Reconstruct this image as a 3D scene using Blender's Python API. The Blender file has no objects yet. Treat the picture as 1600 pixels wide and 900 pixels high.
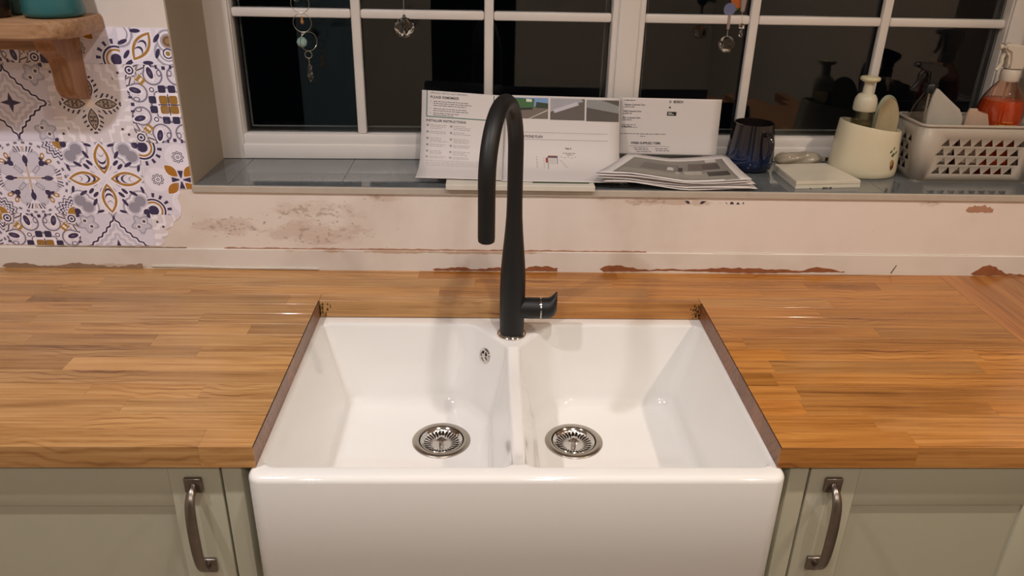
import bpy, bmesh, math, random
from mathutils import Vector, Matrix
from mathutils.geometry import delaunay_2d_cdt
random.seed(7)
PI = math.pi
SC = bpy.context.scene
COL = SC.collection

# ------------------------------------------------------------------ camera, world, light, exposure
cam_d = bpy.data.cameras.new('camera'); cam = bpy.data.objects.new('camera', cam_d); COL.objects.link(cam)
CP, PITCH, ROLL, YAW, FPX = Vector((-0.05098, -0.94543, 0.70135)), 0.43717, 0.02306, -0.03567, 1223.1
fw = Vector((-math.sin(YAW)*math.cos(PITCH), math.cos(YAW)*math.cos(PITCH), -math.sin(PITCH)))
rt = Vector((math.cos(YAW), math.sin(YAW), 0)); up = rt.cross(fw)
R2 = math.cos(ROLL)*rt + math.sin(ROLL)*up; U2 = -math.sin(ROLL)*rt + math.cos(ROLL)*up
M = Matrix((R2, U2, -fw)).transposed().to_4x4(); M.translation = CP
cam.matrix_world = M
cam_d.sensor_fit = 'HORIZONTAL'; cam_d.sensor_width = 36; cam_d.lens = FPX/1600*36
cam_d.clip_start = 0.01; cam_d.clip_end = 100
SC.camera = cam
w = bpy.data.worlds.new('night'); SC.world = w; w.use_nodes = True
w.node_tree.nodes['Background'].inputs[0].default_value = (0.010, 0.013, 0.02, 1)
w.node_tree.nodes['Background'].inputs[1].default_value = 0.05
SC.view_settings.view_transform = 'Standard'; SC.view_settings.look = 'None'
SC.view_settings.gamma = 1; SC.view_settings.use_curve_mapping = False
SC.view_settings.exposure = 0.0
CEIL = 1.6
# downlights: x, y, watts, colour; the rear row is added as fill light
LAMPS = [(-0.88, -0.36, 50, (0.98, 0.945, 0.98)), (0.20, -0.36, 36, (1.0, 0.91, 0.84)), (1.28, -0.36, 46, (1.0, 0.83, 0.66)),
         (-0.88, -1.70, 38, (1.0, 0.92, 0.88)), (0.20, -1.70, 44, (1.0, 0.91, 0.86)), (1.28, -1.70, 44, (1.0, 0.87, 0.78))]

# ------------------------------------------------------------------ helpers
def lin(c):
    if isinstance(c, str): c = [int(c[i:i+2], 16)/255 for i in (0, 2, 4)]
    return tuple((v/12.92 if v <= .04045 else ((v+.055)/1.055)**2.4) for v in c[:3]) + (1,)
class E:
    """a float socket with arithmetic"""
    def __init__(s, nt, k): s.nt, s.k = nt, k
    def _m(s, op, *a):
        n = s.nt.nodes.new('ShaderNodeMath'); n.operation = op
        for i, v in enumerate((s,)+a):
            if isinstance(v, E): s.nt.links.new(v.k, n.inputs[i])
            else: n.inputs[i].default_value = v
        return E(s.nt, n.outputs[0])
    def __add__(s, o): return s._m('ADD', o)
    __radd__ = __add__
    def __sub__(s, o): return s._m('SUBTRACT', o)
    def __rsub__(s, o): return (s*-1)+o
    def __mul__(s, o): return s._m('MULTIPLY', o)
    __rmul__ = __mul__
    def __truediv__(s, o): return s._m('DIVIDE', o)
    def __neg__(s): return s*-1
    def __pow__(s, o): return s._m('POWER', o)
    def __lt__(s, o): return s._m('LESS_THAN', o)
    def __gt__(s, o): return s._m('GREATER_THAN', o)
    def __and__(s, o): return s._m('MULTIPLY', o)
    def __or__(s, o): return s._m('MAXIMUM', o)
    def abs(s): return s._m('ABSOLUTE')
    def min(s, o): return s._m('MINIMUM', o)
    def max(s, o): return s._m('MAXIMUM', o)
    def sin(s): return s._m('SINE')
    def sqrt(s): return s._m('SQRT')
    def mod(s, o): return s._m('FLOORED_MODULO', o)
    def atan2(s, o): return s._m('ARCTAN2', o)
class MT:
    def __init__(s, name, rough=.5, metal=0, spec=.5, coat=0, trans=0, ior=1.45, col='888888'):
        m = bpy.data.materials.new(name); m.use_nodes = True; s.m = m; s.nt = m.node_tree
        s.b = s.nt.nodes['Principled BSDF']; s.o = s.nt.nodes['Material Output']
        i = s.b.inputs; i['Roughness'].default_value = rough; i['Metallic'].default_value = metal
        i['Specular IOR Level'].default_value = spec; i['Coat Weight'].default_value = coat; i['Coat Roughness'].default_value = .08
        i['Transmission Weight'].default_value = trans; i['IOR'].default_value = ior
        i['Base Color'].default_value = lin(col)
    def n(s, t, **k):
        x = s.nt.nodes.new(t)
        for a, v in k.items(): setattr(x, a, v)
        return x
    def L(s, a, b): s.nt.links.new(a, b)
    def coord(s, kind='Object'): return s.n('ShaderNodeTexCoord').outputs[kind]
    def xyz(s, vec=None):
        p = s.n('ShaderNodeSeparateXYZ'); s.L(vec or s.coord(), p.inputs[0]); return [E(s.nt, o) for o in p.outputs]
    def scaled(s, vec, sc, off=None):
        p = s.n('ShaderNodeMapping'); s.L(vec, p.inputs[0]); p.inputs['Scale'].default_value = sc
        if off is not None: s.L(off, p.inputs['Location'])
        return p.outputs[0]
    def noise(s, vec, scale, detail=4, rough=.6, dist=0):
        p = s.n('ShaderNodeTexNoise'); s.L(vec, p.inputs['Vector']); p.inputs['Scale'].default_value = scale
        p.inputs['Detail'].default_value = detail; p.inputs['Roughness'].default_value = rough; p.inputs['Distortion'].default_value = dist
        return E(s.nt, p.outputs['Fac'])
    def ramp(s, fac, stops, smooth=True):
        p = s.n('ShaderNodeValToRGB'); s.L(fac.k, p.inputs[0]); e = p.color_ramp.elements
        while len(e) < len(stops): e.new(.5)
        for q, (t, c) in zip(e, stops): q.position = t; q.color = lin(c) if not isinstance(c, (int, float)) else (c, c, c, 1)
        return p.outputs[0]
    def sstep(s, fac, a, b):
        p = s.n('ShaderNodeMapRange'); p.interpolation_type = 'SMOOTHSTEP'; s.L(fac.k, p.inputs[0])
        p.inputs[1].default_value = a; p.inputs[2].default_value = b; return E(s.nt, p.outputs[0])
    def mix(s, a, b, fac, mode='MIX'):
        p = s.n('ShaderNodeMix', data_type='RGBA', blend_type=mode)
        if isinstance(fac, E): s.L(fac.k, p.inputs[0])
        else: p.inputs[0].default_value = fac
        for v, i in ((a, 6), (b, 7)):
            if isinstance(v, (str, tuple)): p.inputs[i].default_value = lin(v) if isinstance(v, str) else v
            else: s.L(v, p.inputs[i])
        return p.outputs[2]
    def base(s, c): s.L(c, s.b.inputs['Base Color'])
    def bump(s, h, strength=.2, dist=.002):
        p = s.n('ShaderNodeBump'); p.inputs['Strength'].default_value = strength; p.inputs['Distance'].default_value = dist
        s.L(h.k, p.inputs['Height']); s.L(p.outputs[0], s.b.inputs['Normal'])
MATS = {}
def P(name, col, rough=.5, metal=0, bump=0, vary=.06, nscale=30, **k):
    """a plain procedural material: base colour with slight noise variation"""
    if name in MATS: return MATS[name]
    t = MT(name, rough, metal, col=col, **k)
    v = t.coord(); nz = t.noise(v, nscale, 3)
    c = lin(col); d = tuple(x*(1-vary*2) for x in c[:3])+(1,); l = tuple(min(1, x*(1+vary)) for x in c[:3])+(1,)
    t.base(t.mix(d, l, nz))
    if bump: t.bump(t.noise(v, nscale*6, 3), bump, .001)
    MATS[name] = t.m
    return t.m

def obj(name, me, mat=None, parent=None, loc=None, smooth=None):
    if isinstance(me, bmesh.types.BMesh):
        bm = me; me = bpy.data.meshes.new(name); bm.to_mesh(me); bm.free()
    o = bpy.data.objects.new(name, me); COL.objects.link(o)
    if mat and not me.materials: me.materials.append(mat)
    if smooth is not None:
        for p in me.polygons: p.use_smooth = True
        me.set_sharp_from_angle(angle=math.radians(smooth))
    if parent: o.parent = parent
    if loc is not None: o.location = loc
    return o
def empty(name, loc=(0, 0, 0), rz=0):
    o = bpy.data.objects.new(name, None); COL.objects.link(o); o.location = loc; o.rotation_euler = (0, 0, rz); o.empty_display_size = .05
    return o
def tag(o, label, cat, group=None, kind=None):
    o['label'] = label
    if cat: o['category'] = cat
    if group: o['group'] = group
    if kind: o['kind'] = kind
    return o
def struct(o, label=None):
    o['kind'] = 'structure'
    if label: o['label'] = label
    return o
def inv(o, p):  # world point -> local of an empty at o (location + rz)
    v = Vector(p) - o.location; c, s = math.cos(-o.rotation_euler.z), math.sin(-o.rotation_euler.z)
    return Vector((c*v.x - s*v.y, s*v.x + c*v.y, v.z))
def add_box(bm, a, b, bev=0, seg=2):
    x0, y0, z0 = a; x1, y1, z1 = b
    vs = [bm.verts.new(p) for p in ((x0,y0,z0),(x1,y0,z0),(x1,y1,z0),(x0,y1,z0),(x0,y0,z1),(x1,y0,z1),(x1,y1,z1),(x0,y1,z1))]
    fs = [bm.faces.new([vs[i] for i in f]) for f in ((3,2,1,0),(4,5,6,7),(0,1,5,4),(1,2,6,5),(2,3,7,6),(3,0,4,7))]
    if bev:
        es = list({e for f in fs for e in f.edges})
        bmesh.ops.bevel(bm, geom=es, offset=bev, segments=seg, profile=.5, affect='EDGES')
    return vs
def box(a, b, bev=0, seg=2):
    bm = bmesh.new(); add_box(bm, a, b, bev, seg); return bm
def loft(bm, rings, cap0=False, cap1=False, closed=True):
    R = [[bm.verts.new(p) for p in r] for r in rings]
    n = len(R[0])
    for a, b in zip(R, R[1:]):
        for i in range(n if closed else n-1):
            j = (i+1) % n
            try: bm.faces.new((a[i], a[j], b[j], b[i]))
            except ValueError: pass
    if cap0: bm.faces.new(R[0][::-1])
    if cap1: bm.faces.new(R[-1])
    return R
def lathe(prof, n=32, c=(0, 0, 0), cap0=True, cap1=True, sx=1, sy=1):
    bm = bmesh.new()
    loft(bm, [[(c[0]+r*sx*math.cos(2*PI*i/n), c[1]+r*sy*math.sin(2*PI*i/n), c[2]+z) for i in range(n)] for r, z in prof], cap0, cap1)
    bmesh.ops.recalc_face_normals(bm, faces=bm.faces); return bm
def add_tube(bm, pts, rad, n=12, cap=True, closed=False):
    pts = [Vector(p) for p in pts]; m = len(pts)
    if not isinstance(rad, (list, tuple)): rad = [rad]*m
    rings = []; prev = None
    for i, p in enumerate(pts):
        if closed: t = pts[(i+1) % m]-pts[i-1]
        else: t = pts[min(i+1, m-1)]-pts[max(i-1, 0)]
        t.normalize()
        if prev is None:
            a = Vector((0, 0, 1)) if abs(t.z) < .9 else Vector((1, 0, 0))
            u = t.cross(a).normalized()
        else: u = (prev - t*prev.dot(t)).normalized()
        prev = u; v = t.cross(u)
        rings.append([p + rad[i]*(math.cos(2*PI*k/n)*u + math.sin(2*PI*k/n)*v) for k in range(n)])
    if closed: rings.append(rings[0])
    loft(bm, rings, cap and not closed, cap and not closed)
    bmesh.ops.recalc_face_normals(bm, faces=bm.faces)
def tube(pts, rad, n=12, **k):
    bm = bmesh.new(); add_tube(bm, pts, rad, n, **k); return bm
def prism(poly, axis, a, b):
    """extrude a 2-D polygon along an axis ('x': poly in y,z / 'y': x,z / 'z': x,y)"""
    f = {'x': lambda p, t: (t, p[0], p[1]), 'y': lambda p, t: (p[0], t, p[1]), 'z': lambda p, t: (p[0], p[1], t)}[axis]
    bm = bmesh.new(); loft(bm, [[f(p, a) for p in poly], [f(p, b) for p in poly]], True, True)
    bmesh.ops.recalc_face_normals(bm, faces=bm.faces); return bm
def smoothpts(pts, k=6):
    """Catmull-Rom through points"""
    pts = [Vector(p) for p in pts]; out = []
    q = [pts[0]*2-pts[1]] + pts + [pts[-1]*2-pts[-2]]
    for i in range(1, len(q)-2):
        for j in range(k):
            t = j/k; a, b, c, d = q[i-1], q[i], q[i+1], q[i+2]
            out.append(.5*((2*b)+(c-a)*t+(2*a-5*b+4*c-d)*t*t+(3*b-a-3*c+d)*t**3))
    return out + [pts[-1]]
def rpoly(cs, n=6, m=1):
    """rounded polygon from (x, y, r) corners (CCW); m divisions on each straight edge"""
    out = []; N = len(cs); arcs = []
    for i in range(N):
        p = Vector(cs[i][:2]); r = cs[i][2]; a = Vector(cs[i-1][:2]); b = Vector(cs[(i+1) % N][:2])
        d1 = (a-p).normalized(); d2 = (b-p).normalized(); ang = math.acos(max(-1, min(1, d1.dot(d2))))
        t = r/math.tan(ang/2); s1 = p+d1*t; s2 = p+d2*t
        c = p+(d1+d2).normalized()*(r/math.sin(ang/2)); a1 = math.atan2(s1.y-c.y, s1.x-c.x); a2 = math.atan2(s2.y-c.y, s2.x-c.x)
        da = (a2-a1+PI) % (2*PI)-PI
        arcs.append([c+r*Vector((math.cos(a1+da*k/n), math.sin(a1+da*k/n))) for k in range(n+1)])
    for i in range(N):
        out += arcs[i]; e = arcs[i][-1]; s = arcs[(i+1) % N][0]
        out += [e.lerp(s, k/m) for k in range(1, m)]
    return out
def inset(cs, d):
    """move the edges of CCW corners inwards by d, radii shrink with it"""
    N = len(cs); out = []
    for i in range(N):
        p = Vector(cs[i][:2]); a = Vector(cs[i-1][:2]); b = Vector(cs[(i+1) % N][:2])
        e1 = (p-a).normalized(); e2 = (b-p).normalized(); n1 = Vector((-e1.y, e1.x)); n2 = Vector((-e2.y, e2.x))
        k = d/(1+n1.dot(n2)); q = p+(n1+n2)*k
        out.append((q.x, q.y, max(.001, cs[i][2]-d)))
    return out
def fill_holes(bm, outer, holes, z):
    """flat face between a loop of BMVerts and hole loops of BMVerts, at height z of each vert"""
    loops = [outer]+holes; vs = [v for l in loops for v in l]; es = []; k = 0
    for l in loops:
        es += [(k+i, k+(i+1) % len(l)) for i in range(len(l))]; k += len(l)
    r = delaunay_2d_cdt([v.co.xy for v in vs], es, [], 0, 1e-7)
    src = r[3]
    bad = [tuple(r[0][i]) for i, q in enumerate(src) if not q]
    if bad: print('CDT extra', len(vs), len(r[0]), bad[:10])
    def inside(p, loop):
        c = False; n = len(loop)
        for i in range(n):
            a, b = loop[i].co, loop[i-1].co
            if (a.y > p.y) != (b.y > p.y) and p.x < (b.x-a.x)*(p.y-a.y)/(b.y-a.y)+a.x: c = not c
        return c
    for f in r[2]:
        if any(not src[i] for i in f): continue
        ids = [src[i][0] for i in f]
        c = sum((vs[i].co.xy for i in ids), Vector((0, 0)))/3
        if inside(c, outer) and not any(inside(c, h) for h in holes):
            try: bm.faces.new([vs[i] for i in ids])
            except ValueError: pass
def shell(prof, t=.0012):
    return prof+[(max(.001, r-t), z if i else z-.0002) for i, (r, z) in enumerate(prof[::-1]) if i < len(prof)-1]+[(max(.001, prof[0][0]-t), prof[0][1]+t)]
def quad(bm, ps): bm.faces.new([bm.verts.new(p) for p in ps])

# ------------------------------------------------------------------ materials
def wood_mat(name, dark, mid, light, use_color=True, axis='x', rough=.35, coat=.25, gscale=1.0):
    t = MT(name, rough, coat=coat)
    info = t.n('ShaderNodeObjectInfo'); rnd = E(t.nt, info.outputs['Random'])
    off = t.n('ShaderNodeCombineXYZ'); t.L((rnd*31).k, off.inputs[0]); t.L((rnd*17).k, off.inputs[1]); t.L((rnd*23).k, off.inputs[2])
    v = t.coord()
    if axis == 'y':
        r_ = t.n('ShaderNodeMapping'); t.L(v, r_.inputs[0]); r_.inputs['Rotation'].default_value = (0, 0, PI/2); v = r_.outputs[0]
    if axis == 'z':
        r_ = t.n('ShaderNodeMapping'); t.L(v, r_.inputs[0]); r_.inputs['Rotation'].default_value = (0, PI/2, 0); v = r_.outputs[0]
    fib = t.noise(t.scaled(v, (4*gscale, 130*gscale, 130*gscale), off.outputs[0]), 1, 5, .65)
    band = t.noise(t.scaled(v, (2.2*gscale, 26*gscale, 26*gscale), off.outputs[0]), 1, 3, .5, .8)
    warp = t.noise(t.scaled(v, (9*gscale, 9*gscale, 9*gscale), off.outputs[0]), 1, 2)
    x, y, z = t.xyz(t.scaled(v, (1, 1, 1), off.outputs[0]))
    ring = ((y*430 + z*260 + warp*20 + x*10)*1.0).sin()*.5+.5
    pores = t.noise(t.scaled(v, (22*gscale, 500*gscale, 500*gscale), off.outputs[0]), 1, 2)
    cath = t.sstep(t.noise(t.scaled(v, (3, 6, 6), off.outputs[0]), 1, 1), .52, .66)
    f = fib*.66 + band*.34
    f = f - (ring**4.0)*cath*.13
    c = t.ramp(f, [(.30, dark), (.47, mid), (.66, light)])
    c = t.mix(c, dark, t.sstep(pores, .62, .78)*.35)
    if use_color: c = t.mix(c, info.outputs['Color'], 1.0, 'MULTIPLY')
    t.base(c); t.bump(fib, .06, .0006)
    rr = t.n('ShaderNodeMapRange'); t.L(band.k, rr.inputs[0]); rr.inputs[3].default_value = rough-.06; rr.inputs[4].default_value = rough+.1
    t.L(rr.outputs[0], t.b.inputs['Roughness'])
    return t.m
OAK = wood_mat('oak_stave', '7e5630', 'b28450', 'cda26c', rough=.27)
OAK_Y = wood_mat('oak_stave_lengthwise', '7c4d28', 'a87443', 'c08e58', axis='y', rough=.30)
PINE = wood_mat('shelf_wood', '7a5a40', 'a07a58', 'b8926c', False, rough=.45, coat=.1)
PINE_Z = wood_mat('bracket_wood', '6e4a30', '94694a', 'ab8260', False, axis='z', rough=.45, coat=.1)

def plaster(name, base, stain, stains, speck=True):
    """painted plaster with rubbed-through patches at (x, z, rx, rz, amount)"""
    t = MT(name, .75, spec=.25)
    v = t.coord(); x, y, z = t.xyz(v)
    big = t.noise(v, 3.2, 4, .6); fine = t.noise(v, 60, 4, .6)
    c = t.mix(base, tuple(a*b for a, b in zip(lin(base), (.84, .80, .76, 1))), t.sstep(big, .42, .72))
    patch = t.noise(t.scaled(v, (14, 14, 30)), 1, 5, .7)
    for (sx, sz, rx, rz, am) in stains:
        d = (((x-sx)/rx)**2.0 + ((z-sz)/rz)**2.0).sqrt()
        m = t.sstep(patch - d*.35, .22, .36)*am
        c = t.mix(c, stain, m)
        if speck:
            sp = t.noise(t.scaled(v, (80, 80, 150)), 1, 3, .6)
            c = t.mix(c, '7d6250', t.sstep(sp - d*.18, .50, .54)*.38)
    c = t.mix(c, '8a7666', (fine > .76)*.5)
    t.base(c); t.bump(fine*.4+big, .12, .004)
    return t.m
ENDG = wood_mat('oak_end_grain', '5c3a24', '80553a', '986c4c', rough=.38, coat=.08)
WALL = plaster('worn_plaster', 'e6dcd4', 'b5957c', [(-.42, .085, .16, .035, .34), (-.43, .135, .12, .035, .2), (-.28, .17, .05, .02, .3), (-.60, .10, .10, .03, .32), (.9, .17, .05, .012, .3), (.33, .165, .14, .014, .5)])
STRIP = plaster('strip_plaster', 'e0d9d1', 'b89a80', [(-.9, .004, .2, .01, .6), (-.2, .045, .35, .006, .8), (.5, .008, .2, .006, .5)], False)
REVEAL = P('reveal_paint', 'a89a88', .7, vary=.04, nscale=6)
ROOMW = P('room_paint', 'cfc4b4', .8, vary=.03, nscale=4)
UPVC = P('white_upvc', 'e6e0da', .32, vary=.02, nscale=8)
CERAM = P('white_ceramic', 'eeedea', .05, vary=.006, nscale=4, coat=.6)
BLACK = P('matt_black', '121212', .48, bump=.12, nscale=160, vary=.1)
CHROME = P('chrome', 'd5d2ce', .10, 1, vary=.02)
STEEL = P('brushed_steel', 'b9b2a8', .26, 1, vary=.06, nscale=120)
PEWTER = P('pewter', '8f867e', .30, 1, vary=.12, nscale=60)
GREEN = P('sage_paint', 'b0ac97', .42, vary=.025, nscale=5)
DARK = P('dark_gap', '15120f', .8)
def glass(name, col='ffffff', rough=0, ior=1.45):
    if name in MATS: return MATS[name]
    t = MT(name, rough, trans=1, ior=ior, col=col); MATS[name] = t.m
    nz = t.noise(t.coord(), 3, 1); c = lin(col)
    t.base(t.mix(tuple(x*.985 for x in c[:3])+(1,), c, nz)); return t.m
PANE = glass('window_glass', 'f4f8f7')
CRYSTAL = glass('crystal', 'fbfbf4', .0, 1.55)

# ------------------------------------------------------------------ the room
YW, ZS, TH = .643, .19, .0375      # wall plane, sill height, worktop thickness
XL, XR, YF, ZF = -1.62, 1.72, -2.9, -.90
WX0, WX1, WZ1 = -.667, 1.20, 1.02
bm = bmesh.new()
add_box(bm, (XL-.1, YW, ZF), (WX0, YW+.33, CEIL))
add_box(bm, (WX1, YW, ZF), (XR+.1, YW+.33, CEIL))
add_box(bm, (WX0, YW, ZF), (WX1, YW+.33, ZS-.010))
add_box(bm, (WX0, YW, WZ1), (WX1, YW+.33, CEIL))
wall_back = struct(obj('wall_back', bm, WALL), 'off-white worn plaster wall below and beside the window')
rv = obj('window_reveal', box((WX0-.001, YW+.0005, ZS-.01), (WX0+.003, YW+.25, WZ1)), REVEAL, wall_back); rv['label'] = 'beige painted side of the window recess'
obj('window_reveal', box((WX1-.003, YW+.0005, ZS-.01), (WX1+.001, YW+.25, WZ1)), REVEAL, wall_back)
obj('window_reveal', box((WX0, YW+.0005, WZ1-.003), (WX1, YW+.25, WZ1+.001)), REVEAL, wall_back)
struct(obj('wall_left', box((XL-.1, YF, ZF), (XL, YW, CEIL)), ROOMW))
struct(obj('wall_right', box((XR, YF, ZF), (XR+.1, YW, CEIL)), ROOMW))
# wall behind the photographer with two dark openings added to stand in for that person's dark reflection, and a teal door folded back
DX0, DX1 = -.25, .335
bm = bmesh.new()
for a, b in ((XL-.1, -1.56), (-1.15, DX0), (DX1, XR+.1)): add_box(bm, (a, YF-.1, ZF), (b, YF, CEIL))
add_box(bm, (-1.56, YF-.1, 1.15), (-1.15, YF, CEIL)); add_box(bm, (DX0, YF-.1, 1.15), (DX1, YF, CEIL))
struct(obj('wall_front', bm, ROOMW))
bm = bmesh.new(); add_box(bm, (-2.0, YF-1.3, ZF), (.8, YF-1.25, 1.4)); add_box(bm, (-2.05, YF-1.3, ZF), (-2.0, YF-.1, 1.4)); add_box(bm, (.8, YF-1.3, ZF), (.85, YF-.1, 1.4)); add_box(bm, (-2.05, YF-1.3, 1.4), (.85, YF-.1, 1.45))
struct(obj('wall_dark_backing', bm, P('dark_backing_paint', '2a2724', .9)))  # unseen dark box added behind the openings so they mirror black in the panes
dr = struct(empty('door_1', (-.96, YF, ZF)), 'teal grey door folded back against the wall')
obj('leaf', box((-.19, .004, .01), (.19, .042, 2.0), .002), P('door_teal', '7f9aa3', .5), dr); obj('handle', tube([(.15, .042, 1.0), (.15, .075, 1.0), (.06, .075, 1.0)], .008, 10), STEEL, dr)
struct(obj('floor', box((XL-.1, YF-1.3, ZF-.05), (XR+.1, YW, ZF)), P('floor_tile', '8d7f70', .5, vary=.08, nscale=5)))
struct(obj('ceiling', box((XL-.1, YF-.1, CEIL), (XR+.1, YW+.33, CEIL+.05)), P('ceiling_paint', 'd9d2c8', .9, vary=.02)))

for i, (lx, ly, wt, lc) in enumerate(LAMPS):
    d = empty('downlight', (lx, ly, CEIL))
    row = 'over the worktop' if ly > -1 else 'behind the photographer, added as fill'
    pos = ('left', 'centre', 'right')[i % 3]
    tag(d, f'round recessed ceiling downlight {row}, {pos} of its row of three', 'light', 'recessed ceiling downlights')
    obj('bezel', lathe([(.030, -.004), (.043, -.006), (.046, -.001), (.046, .0), (.030, .0)], 28, cap0=False, cap1=False), P('bezel_white', 'e9e5df', .4), d, smooth=40)
    em = MT('lamp_glow', .3); em.b.inputs['Emission Color'].default_value = (*lc, 1); em.b.inputs['Emission Strength'].default_value = 12
    obj('lens', lathe([(.001, -.002), (.030, -.002), (.030, .0)], 24), em.m, d)
    ld = bpy.data.lights.new('downlight_beam', 'SPOT'); ld.energy = wt; ld.color = lc; ld.spot_size = math.radians(150); ld.spot_blend = .8; ld.shadow_soft_size = .028
    lo = bpy.data.objects.new('downlight_beam', ld); COL.objects.link(lo); lo.parent = d; lo.location = (0, 0, -.012)

# ------------------------------------------------------------------ patterned tiles on the wall
def tile_mat(name, draw, bg='cfccd6', scale=1.0):
    t = MT('tile_'+name, .28, spec=.4, coat=.1); x, y, z = t.xyz()
    T = .0775/scale; u = x/T; v = z/T
    t.c = t.mix(bg, bg, 0.0)
    def put(mask, col): t.c = t.mix(t.c, col, mask)
    draw(t, u, v, put); nz = t.noise(t.coord(), 40, 2)
    t.base(t.mix(t.mix(t.c, '9a97a2', (nz > .62)*.12), (1.38, 1.38, 1.44, 1), 1.0, 'MULTIPLY')); return t.m
NAVY, GOLD, GREY, LGREY, BEI = '39324f', '9d7434', '9c9ba8', 'b6b4c0', 'b7a797'
def dot(a, b, ca, cb, ra, rb=None, rot=0):
    p, q = a-ca, b-cb
    if rot: c, s = math.cos(rot), math.sin(rot); p, q = p*c+q*s, q*c-p*s
    return ((p/ra)**2.0 + (q/(rb or ra))**2.0).sqrt()
def lens_(a, b, ca, ha, hb):
    return b.abs()/hb + ((a-ca)/ha)**2.0
def drawA(t, u, v, put):
    U, V = u.abs(), v.abs(); a, b = U.max(V), U.min(V)
    d = dot(a, b, .80, .62, .20); put(d < 1.55, GREY); put(d < 1.30, 'd9d6df'); put(d < 1.0, LGREY); put(d < .75, '8a8894')
    put(dot(a, b, .97, .0, .11) < 1, GREY)
    put((dot(a, b, .44, .34, .10, .045, .8) < 1) | (dot(a, b, .92, .30, .10, .04, 1.3) < 1), NAVY)
    put((dot(a, b, .66, .40, .12, .045, .55) < 1) | (dot(a, b, .93, .93, .09) < 1), NAVY)
    put(dot(a, b, .30, .16, .09, .03, .6) < 1, NAVY)
    L = lens_(a, b, .55, .42, .20); put(L < 1.25, 'dddae2'); put(L < 1, GOLD); put(L < .66, 'd8d5de')
    put((dot(a, b, .56, 0, .16, .12) < 1) & (dot(a, b, .62, 0, .16, .12) > 1) & (L < .66), NAVY)
    put((dot(a, b, .38, 0, .12, .09) < 1) & (dot(a, b, .44, 0, .12, .09) > 1), NAVY)
    put((dot(a, b, .72, 0, .12, .08) < 1) & (dot(a, b, .76, 0, .12, .08) > 1) & (L < .66), GREY)
def drawB(t, u, v, put):
    U, V = u.abs(), v.abs(); a, b = U.max(V), U.min(V); r = (u*u+v*v).sqrt(); th = v.atan2(u)
    p, q = (a+b)*.7071, (a-b)*.7071
    put((r < .99) & (r > .93) & ((th*30).sin() > .2), '6a6676')
    lob = (th*4).sin().abs()      # 0 on axes and diagonals
    put((r < .50+lob*.30) & (r > .14), LGREY); put((r < .46+lob*.26) & (r > .2), 'bfbdc8')
    put((b < .045) & (a < .62), 'd6d3dc'); put((q < .05) & (p < .62), 'd6d3dc')
    fan = ((b/(a-.45).max(.02))*26).sin(); put((a > .70) & (a < .86) & (b < .26) & (fan > .1) & (r > .72), '4a4458')
    put(dot(a, b, .80, 0, .07, .05) < 1, 'd6d3dc'); e = dot(a, b, .80, 0, .05, .035); put((e < 1) & (e > .45), GOLD)
    put((b < .030) & (a < .34), BEI); put(lens_(a, b, .50, .14, .070) < 1, NAVY); put(lens_(a, b, .36, .05, .03) < 1, NAVY)
    put((q < .055) & (p > .20) & (p < .46), '8d8b98'); put((q < .035) & (p > .23) & (p < .43), LGREY)
    put(lens_(p, q, .57, .10, .075) < 1, NAVY); put((lens_(p, q, .66, .08, .14) < 1) & (q > .03), NAVY)
    e = dot(p, q, .76, .10, .085, .06, .5); put((e < 1) & (e > .5), GOLD)
    c_ = dot(U, V, 1, 1, .1); put(c_ < 5.2, 'd3d0da'); tc_ = (1-V).atan2(1-U); w_ = c_ + (tc_*16).sin()*.35
    put((w_ > 4.3) & (w_ < 4.75), '6a6676'); put((w_ > 3.3) & (w_ < 3.8), NAVY); put((w_ > 2.5) & (w_ < 2.8), NAVY); put(c_ < 2.0, GOLD)
def drawC(t, u, v, put):
    U, V = u.abs(), v.abs(); a, b = U.max(V), U.min(V); r = (u*u+v*v).sqrt(); th = v.atan2(u); p, q = (a+b)*.7071, (a-b)*.7071
    rip = (dot(a, b, .74, .30, .1)*3.4).sin(); put((rip > .55) & (r > .4), LGREY); put((rip > .86) & (r > .4), '6d6878')
    # hatched corners with a small triangle and beige leaves
    hat = (a*52 + b*20).sin(); put((hat > .25) & (p > 1.0), BEI); put((hat > .75) & (p > .95) & (q > .12), NAVY)
    e = dot(a, b, .86, .86, .13); put(e < 1.1, 'd9d6dc'); put((e < .85) & (e > .55), NAVY); put(e < .3, NAVY)
    put(((b*44).sin() > .35) & (a > .90) & (b < .55) & (b > .12), NAVY); put(((b*44).sin() > .3) & (a > .56) & (a < .64) & (b > .50), NAVY)
    # small gold blossom on the diagonal
    for rot in (.35, 1.2): put(dot(a, b, .64, .60, .13, .045, rot) < 1, '9c7a3c')
    put(dot(a, b, .64, .60, .035) < 1, 'ddd6cc')
    e = dot(a, b, .80, .36, .15, .075, .25); put(e < 1.4, 'dcd9e0'); put(e < 1, NAVY); put(e < .35, '5a5470')
    e = dot(a, b, .80, .13, .07, .05); put((e < 1.3) & (e > .8), '6d6878')
    put((a < .30), 'dcd9e0'); k_ = (b-.125).abs().max((a-.40).abs()); put((k_ < .095) & (dot(a, b, .40, .125, .115) < 1), '34324a')
    e = dot(a, b, .38, .38, .065); put((e < 1.3), 'dcd9e0'); put((e < 1), NAVY); put(e < .6, 'dcd9e0')
    k_ = (a-.125).abs().max((b-.125).abs()); put((k_ < .108) & (dot(a, b, .125, .125, .13) < 1), '8d6a33'); put((b < .015) & (a < .27), NAVY)
    put((b < .045) & (a > .88) & (a < .97), NAVY)
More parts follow.
